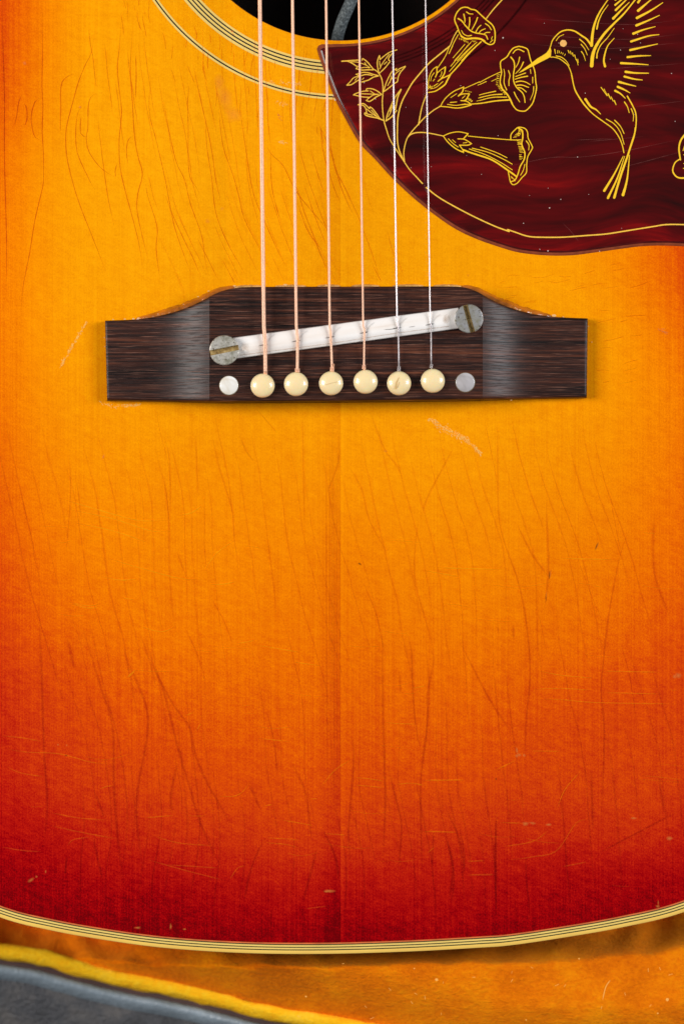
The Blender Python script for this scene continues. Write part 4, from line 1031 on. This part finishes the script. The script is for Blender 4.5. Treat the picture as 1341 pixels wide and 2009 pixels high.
mk = Rib(); zf = pinz(*pins[4]); mk.add([(776, 762), (777, 752), (782, 741)], 3.4, 1.2, z=.0006, zf=zf, step=3); mk.add([(783, 750), (779, 760)], 1, z=.0006, zf=zf, step=3)
zf = pinz(*pins[2]); mk.add([(638, 755), (649, 752), (662, 749)], .9, z=.0006, zf=zf, step=3)
zf = pinz(*pins[0]); pass
mk.make('pin_scuffs', M['ivory_mark'], bridge, kind='stuff')

# ------------------------------------------------------------------ saddle
A0, A1 = Vector((458, 662.5)), Vector((458, 704.5)); B0, B1 = Vector((898, 603.5)), Vector((898, 645))
SZ = [(0, .099), (.015, .112), (.05, .1150), (.3, .1190), (.5, .1205), (.62, .1203), (.76, .1190), (.79, .1175), (.95, .1150), (.985, .112), (1, .099)]
vs = []; NS = 60
for i in range(NS+1):
    t = i/NS
    for s, z in SZ:
        a = A0.lerp(B0, t); b = A1.lerp(B1, t); q = a.lerp(b, s)
        wob = .3*noise.noise(Vector((t*9, s*3, 1)))
        vs.append(P(q.x, q.y+wob, z + .0006*noise.noise(Vector((t*16, s*6, 4)))))
ns = len(SZ)
fs = [(i*ns+k, i*ns+k+1, (i+1)*ns+k+1, (i+1)*ns+k) for i in range(NS) for k in range(ns-1)]
saddle = build('saddle', vs, fs, M['saddle'], guitar, label='slanted white adjustable saddle')
def sz(x, y):
    t = (x-458)/440.; a = A0.lerp(B0, t); b = A1.lerp(B1, t); s = (y-a.y)/(b.y-a.y); return interp(SZ, s)
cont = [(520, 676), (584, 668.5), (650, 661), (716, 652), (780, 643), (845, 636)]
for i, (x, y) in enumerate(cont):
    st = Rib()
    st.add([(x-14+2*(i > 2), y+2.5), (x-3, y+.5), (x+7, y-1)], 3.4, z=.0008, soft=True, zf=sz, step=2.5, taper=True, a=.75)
    st.add([(x+1, y), (x+5, y-7), (x+12, y-15), (x+20, y-20)], 5, z=.0006, soft=True, zf=sz, step=3, taper=True, a=.18)  # shadow of the string, painted on the saddle up and to the right
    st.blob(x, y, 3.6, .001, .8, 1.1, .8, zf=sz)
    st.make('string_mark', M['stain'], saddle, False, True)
st = Rib()
st.add([(751, 646.5), (765, 646), (780, 643.5)], 2.2, z=.0008, soft=True, zf=sz, taper=True, a=.8, step=3); st.add([(800, 642), (815, 640)], 2, z=.0008, soft=True, zf=sz, taper=True, a=.6)
st.make('saddle_streaks', M['stain'], saddle, False, True, kind='stuff')
st = Rib()
st.add([(470, 697), (530, 689), (600, 680), (680, 669), (760, 656), (880, 640)], 2.0, z=.0009, soft=True, zf=sz, step=6, jit=.4)
st.blob(873, 627, 9, .001, .9, .75, 1.3, zf=sz); st.blob(880, 624, 7, .001, .7, .7, 1.4, zf=sz); st.blob(480, 683, 12, .001, .6, 1, 1.3, zf=sz)
st.make('yellowed_patches', M['stain_soft'], saddle, False, True, kind='stuff')

# ------------------------------------------------------------------ screws with real slots
def screw(cx, cy, r, ang, sw, mat, label, zt=.1395):
    z0 = .112; zs = zt-.010; seg = 56; u = Vector((math.cos(ang), math.sin(ang))); nrm = Vector((-u.y, u.x))
    vs, fs = [], []
    # two half heads either side of the slot
    for s in (-1, 1):
        a0 = math.asin(sw/2/r)
        arcp = [(a0+(math.pi-2*a0)*i/(seg//2)) for i in range(seg//2+1)]
        lay = [(r-.6, z0), (r, z0+.004), (r, zt-.0035), (r-.5, zt-.0012), (r-1.5, zt), (0, zt)]
        o = len(vs); m = len(arcp)
        for rr_, z in lay[:-1]:
            for t in arcp:
                q = u*math.cos(t)*rr_ + nrm*s*max(math.sin(t)*rr_, sw/2)
                vs.append(P(cx+q.x, cy+q.y, z))
        for k in range(4):
            for i in range(m-1):
                a = o+k*m+i; fs.append((a, a+1, a+m+1, a+m))
        fs.append(tuple(o+4*m+i for i in range(m)))
        # slot wall
        a, b = o+4*m, o+5*m-1
        oo = len(vs)
        for idx in (a, b):
            v = vs[idx]; vs.append(Vector(v))
        for idx in (a, b):
            v = vs[idx]; vs.append(Vector((v.x, v.y, zs-.001)))
        fs.append((oo, oo+1, oo+3, oo+2))
    f2 = []
    for f in fs:
        nz = (vs[f[1]]-vs[f[0]]).cross(vs[f[2]]-vs[f[0]]).z
        f2.append(f if nz >= -1e-9 else f[::-1])
    sc_ = build('saddle_screw', vs, f2, mat, guitar, smooth=False, label=label)
    sc_.data.polygons.foreach_set('use_smooth', [len(p.vertices) == 4 for p in sc_.data.polygons])
    # dirt-filled floor of the slot
    vs, fs = [], []; N = 16
    for i in range(N+1):
        t = lerp(-r+.8, r-.8, i/N)
        for j in range(5):
            s = lerp(-sw/2-.3, sw/2+.3, j/4); q = u*t+nrm*s
            vs.append(P(cx+q.x, cy+q.y, zs+.0012*noise.noise(Vector((i*.7, j*.9, cx)))))
    for i in range(N):
        for j in range(4): a = i*5+j; fs.append((a, a+5, a+6, a+1))
    fs = [f if (vs[f[1]]-vs[f[0]]).cross(vs[f[2]]-vs[f[0]]).z >= 0 else f[::-1] for f in fs]
    build('slot', vs, fs, M['dirt'], sc_, label='slot packed with brown dirt')
screw(440, 687, 29.3, -.2, 10.5, M['screw_l'], 'tarnished slotted screw head at the low left end of the saddle')
screw(919.2, 625, 28.2, 1.30, 10, M['screw_r'], 'dull grey slotted screw head at the high right end of the saddle')

# ------------------------------------------------------------------ strings
def resample3(pts, step):
    out = [pts[0]]; acc = 0
    for a, b in zip(pts, pts[1:]):
        l = (b-a).length
        if l < 1e-9: continue
        t = step-acc
        while t <= l: out.append(a.lerp(b, t/l)); t += step
        acc = l-(t-step)
    return out
def tube(pts, rad, seg=10):
    vs, fs = [], []; N = len(pts)
    prev = Vector((1, 0, 0))
    for i, p in enumerate(pts):
        t = (pts[min(N-1, i+1)]-pts[max(0, i-1)]).normalized()
        u = (prev - t*prev.dot(t)).normalized(); v = t.cross(u); prev = u
        r_ = rad(i) if callable(rad) else rad
        for k in range(seg):
            a = k*2*math.pi/seg; vs.append(p+(u*math.cos(a)+v*math.sin(a))*r_)
    fs = [(i*seg+k, i*seg+(k+1) % seg, (i+1)*seg+(k+1) % seg, (i+1)*seg+k) for i in range(N-1) for k in range(seg)]
    return vs, fs
SP = [(509.5, 517.5, 520, 520.5, 735, 8.6, 2.7), (573.5, 581, 583.6, 583, 733, 6.6, 2.2), (639.3, 646.5, 648.5, 651, 731, 5.2, 1.7), (703.5, 712, 714.5, 713.5, 727, 4.3, 1.4), (769, 778.5, 780.5, 782, 729, 3.3, 0), (834, 843.5, 844.8, 845.3, 725, 2.6, 0)]
sl = ['thickest wound bronze string', 'second wound bronze string', 'third wound bronze string', 'thinnest wound bronze string', 'thicker plain steel string', 'thinnest plain steel string']
for i, (x0, x1, x2, x3, yp, wd, pitch) in enumerate(SP):
    r_ = wd*S/2*.93
    cy_ = cont[i][1]; slope = (x1-x0)/640.
    path = [P(x0-slope*1000, -1000, .118+r_), P(x0, 0, .1215+r_), P(x1, 640, .1235+r_), P(x2, cy_-5, .1238+r_), P(x2, cy_+2, .1235+r_), P(lerp(x2, x3, .3), cy_+12, .119+r_), P(x3, yp-8, ZB1+.008+r_), P(x3+.3, yp+6, ZB1-.004)]
    if pitch:
        step = pitch*S/4
        pts = resample3([path[0], path[1]], .01)[:-1] if False else []
        full = resample3([P(x0-slope*60, -60, .1213+r_)]+path[1:], step)
        vs, fs = tube(full, lambda k: r_*(1.0 if k % 4 == 1 else (.86 if k % 4 == 3 else .96)), 10)
        v2, f2 = tube([path[0], P(x0-slope*60, -60, .1213+r_)], r_*.95, 10)
        o = len(vs); vs += v2; fs += [tuple(o+q for q in f) for f in f2]
    else:
        vs, fs = tube(resample3(path, .02)+[path[-1]], r_, 24)
    so = build('string', vs, fs, M['bronze' if pitch else 'steel'], guitar, label=sl[i])
    # twist of the ball end just above the pin
    q0 = P(x3, yp-(9 if i in (4, 5) else 5), ZB1+.012); n_ = 4 if i == 4 else 3
    tv, tf = [], []
    if i >= 1:
        for t in range(n_):
            c = P(x3+R.uniform(-.3, .3), yp-9+t*2.5, ZB1+.011); rm = (wd*.5+1.0)*S; rs = 1.05*S
            o = len(tv)
            for a in range(12):
                th = a*2*math.pi/12
                for b in range(6):
                    ph = b*2*math.pi/6; rr_ = rm+rs*math.cos(ph)
                    tv.append(c+Vector((math.cos(th)*rr_, rs*math.sin(ph), math.sin(th)*rr_*.8)))
            for a in range(12):
                for b in range(6):
                    tf.append((o+a*6+b, o+a*6+(b+1) % 6, o+((a+1) % 12)*6+(b+1) % 6, o+((a+1) % 12)*6+b))
        if i == 2:
            v2, f2 = tube([P(x3+3.6, 714, ZB1+.02), P(x3+3.2, 722, ZB1+.012), P(x3+3, 733, ZB1)], 1.2*S, 8)
            o = len(tv); tv += v2; tf += [tuple(o+q for q in f) for f in f2]
        build('string_twist', tv, tf, M['steel' if i > 3 else 'bronze'], so)

# ------------------------------------------------------------------ pickup cable hanging in the sound hole
cp = [P(760, -190, -.10), P(722, -80, -.06), P(700, -25, -.05), P(684, 12, -.06), (P(670, 45, -.085)), P(661, 78, -.13), P(657, 112, -.22), P(656, 150, -.36), P(660, 200, -.6)]
def cat3(p, n=8):
    out = []
    for i in range(len(p)-1):
        p0 = p[max(0, i-1)]; p1 = p[i]; p2 = p[i+1]; p3 = p[min(len(p)-1, i+2)]
        for j in range(n):
            t = j/n; out.append(.5*((2*p1)+(-p0+p2)*t+(2*p0-5*p1+4*p2-p3)*t*t+(-p0+3*p1-3*p2+p3)*t**3))
    return out+[p[-1]]
cv, cf = tube(cat3(cp), 11.8*S, 20)
cable = build('cable', cv, cf, M['cable'])
cable['label'] = 'dark grey flexible cable hanging inside the sound hole'; cable['category'] = 'cable'

# ------------------------------------------------------------------ case
case = empty('guitar_case', (0, .6, -1.14), 'open guitar case lined with orange plush with a blurred grey rim at lower left', 'guitar case')
rim = [(0, 1867), (75, 1878), (149, 1898), (224, 1917), (298, 1932), (373, 1947), (447, 1965), (500, 1980), (575, 1996), (640, 2006), (760, 2030), (950, 2070), (1200, 2095), (1450, 2075), (1700, 2000), (1950, 1850), (2150, 1600), (2230, 1250),
       (2200, 850), (2080, 450), (1960, 100), (1920, -250), (1960, -650), (1900, -1100), (1600, -1450), (1150, -1600), (668, -1640), (180, -1600), (-280, -1450), (-600, -1100), (-680, -650), (-620, -250), (-650, 100), (-760, 450),
       (-870, 850), (-890, 1200), (-800, 1500), (-600, 1700), (-350, 1800), (-150, 1845)]
rimc = catmull(rim, 10, True)
CC = (675, 300)
def polar(curve):
    return sorted((math.atan2(y-CC[1], x-CC[0]), math.hypot(x-CC[0], y-CC[1])) for x, y in curve)
def prad(tab, a):
    if a <= tab[0][0] or a >= tab[-1][0]:
        (a1, r1), (a0, r0) = tab[0], tab[-1]
        aa = a if a >= a0 else a+2*math.pi
        return lerp(r0, r1, (aa-a0)/(a1+2*math.pi-a0))
    lo, hi = 0, len(tab)-1
    while hi-lo > 1:
        m = (lo+hi)//2
        if tab[m][0] <= a: lo = m
        else: hi = m
    return lerp(tab[lo][1], tab[hi][1], (a-tab[lo][0])/(tab[hi][0]-tab[lo][0]))
tr, tg = polar(rimc), polar(outline)
angs = [math.radians(-180+.5*i) for i in range(720)]
NA = len(angs); RIMZ = -.42
def rimz(x): return RIMZ + .24*sstep(150, 800, x)
# plush wall and ledge, from the crest of the rim down to the guitar
NR = 80; vs = []
for a in angs:
    r1, r0 = prad(tr, a), prad(tg, a)-75
    ca, sa = math.cos(a), math.sin(a)
    for k in range(NR+1):
        r_ = lerp(r1-12, r0, (k/NR)**1.2)
        x, y = CC[0]+r_*ca, CC[1]+r_*sa
        dd = r1-12-r_
        zl = -.10 - .24*(1-sstep(-60, 520, x)) - .08*sstep(760, 1400, x)*sstep(60, 330, dd)
        z = lerp(rimz(x)-.03, zl, sstep(-30, 120, dd)) if dd < 120 else zl
        dg = r_-(r0+75)
        if y > 900:
            wl, wr = 1-sstep(0, 520, x), sstep(820, 1400, x)
            dg += 9*noise.noise(Vector((x/45, y/45, 5)))
            z -= (.19+.15*wl+.19*wr)*max(0, min(1, 1-(dg+12)/(38+22*wl+42*wr)))
        z += .010*noise.noise(Vector((x/60, y/60, 2)))+.004*noise.noise(Vector((x/17, y/17, 7)))
        vs.append(P(x, y, z))
m = NR+1
fs = [(i*m+k, i*m+k+1, ((i+1) % NA)*m+k+1, ((i+1) % NA)*m+k) for i in range(NA) for k in range(NR)]
fs = [f if (vs[f[1]]-vs[f[0]]).cross(vs[f[2]]-vs[f[0]]).z >= 0 else f[::-1] for f in fs]
build('plush_lining', vs, fs, M['plush'], case, recentre=False, label='orange plush lining')
def sweep(name, prof, mat, wob=0, seed=0, label=None):
    vs = []
    for a in angs:
        r1 = prad(tr, a); ca, sa = math.cos(a), math.sin(a)
        for j, (d, z) in enumerate(prof):
            w_ = wob*(noise.noise(Vector((ca*40, sa*40, seed+j*.35)))+.6*noise.noise(Vector((ca*110, sa*110, seed+j*.5))))
            vs.append(P(CC[0]+(r1+d+w_)*ca, CC[1]+(r1+d+w_)*sa, z+(rimz(CC[0]+r1*ca)-RIMZ if d < 240 else 0)))
    m = len(prof)
    fs = [(i*m+k+1, i*m+k, ((i+1) % NA)*m+k, ((i+1) % NA)*m+k+1) for i in range(NA) for k in range(m-1)]
    fs = [f[::-1] for f in fs] if (vs[fs[0][1]]-vs[fs[0][0]]).cross(vs[fs[0][2]]-vs[fs[0][0]]).z < 0 else fs
    return build(name, vs, fs, mat, case, recentre=False, label=label)
sweep('plush_edge_roll', [(-17, RIMZ-.045)]+[(-1+15*math.cos(t), RIMZ-.02+.026*math.sin(t)) for t in [math.radians(175-i*17.5) for i in range(11)]]+[(16, RIMZ-.06)], M['piping'], 3.2, 3, 'yellow plush roll along the rim')
sweep('rim_groove', [(9, RIMZ-.055), (27, RIMZ-.05)], M['groove'], 1.0, 9)
sweep('rim_bead', [(24, RIMZ-.07), (25.5, RIMZ-.045), (29, RIMZ-.03), (35, RIMZ-.022), (42, RIMZ-.026), (50, RIMZ-.04), (56, RIMZ-.065)], M['tolex_bead'], 1.2, 12, 'grey vinyl bead of the case rim')
sweep('case_shell', [(52, RIMZ-.07), (60, RIMZ-.062), (80, RIMZ-.065), (120, RIMZ-.08), (180, RIMZ-.12), (230, RIMZ-.25), (260, RIMZ-.6), (262, -1.1), (200, -1.14)], M['tolex'], 2, 20, 'mottled dark grey outer covering')
lint = Rib()
for x, y, r_ in ((1308, 1961, 3.2), (856, 1922, 3), (1289, 1988, 1.6), (1031, 2001, 1.4), (600, 1955, 1.6), (812, 1900, 1.4), (1135, 1881, 1.4)): lint.blob(x, y, r_, -.04)
lint.add([(1196, 1923), (1187, 1937), (1181, 1962)], 1.6, z=-.05, taper=True)
for i in range(22):
    x = R.uniform(560, 1340); y = R.uniform(1890, 2008); a = R.uniform(0, 3.1); l = R.uniform(3, 8)
    lint.add([(x, y), (x+l*math.cos(a), y+l*math.sin(a))], .8, z=-.06, n=2)
lint.make('lint', M['lint'], case, kind='stuff')

# floor below the case
build('floor', [(-30, -30, -1.16), (30, -30, -1.16), (30, 30, -1.16), (-30, 30, -1.16)], [(0, 1, 2, 3)], M['floor'], kind='structure')
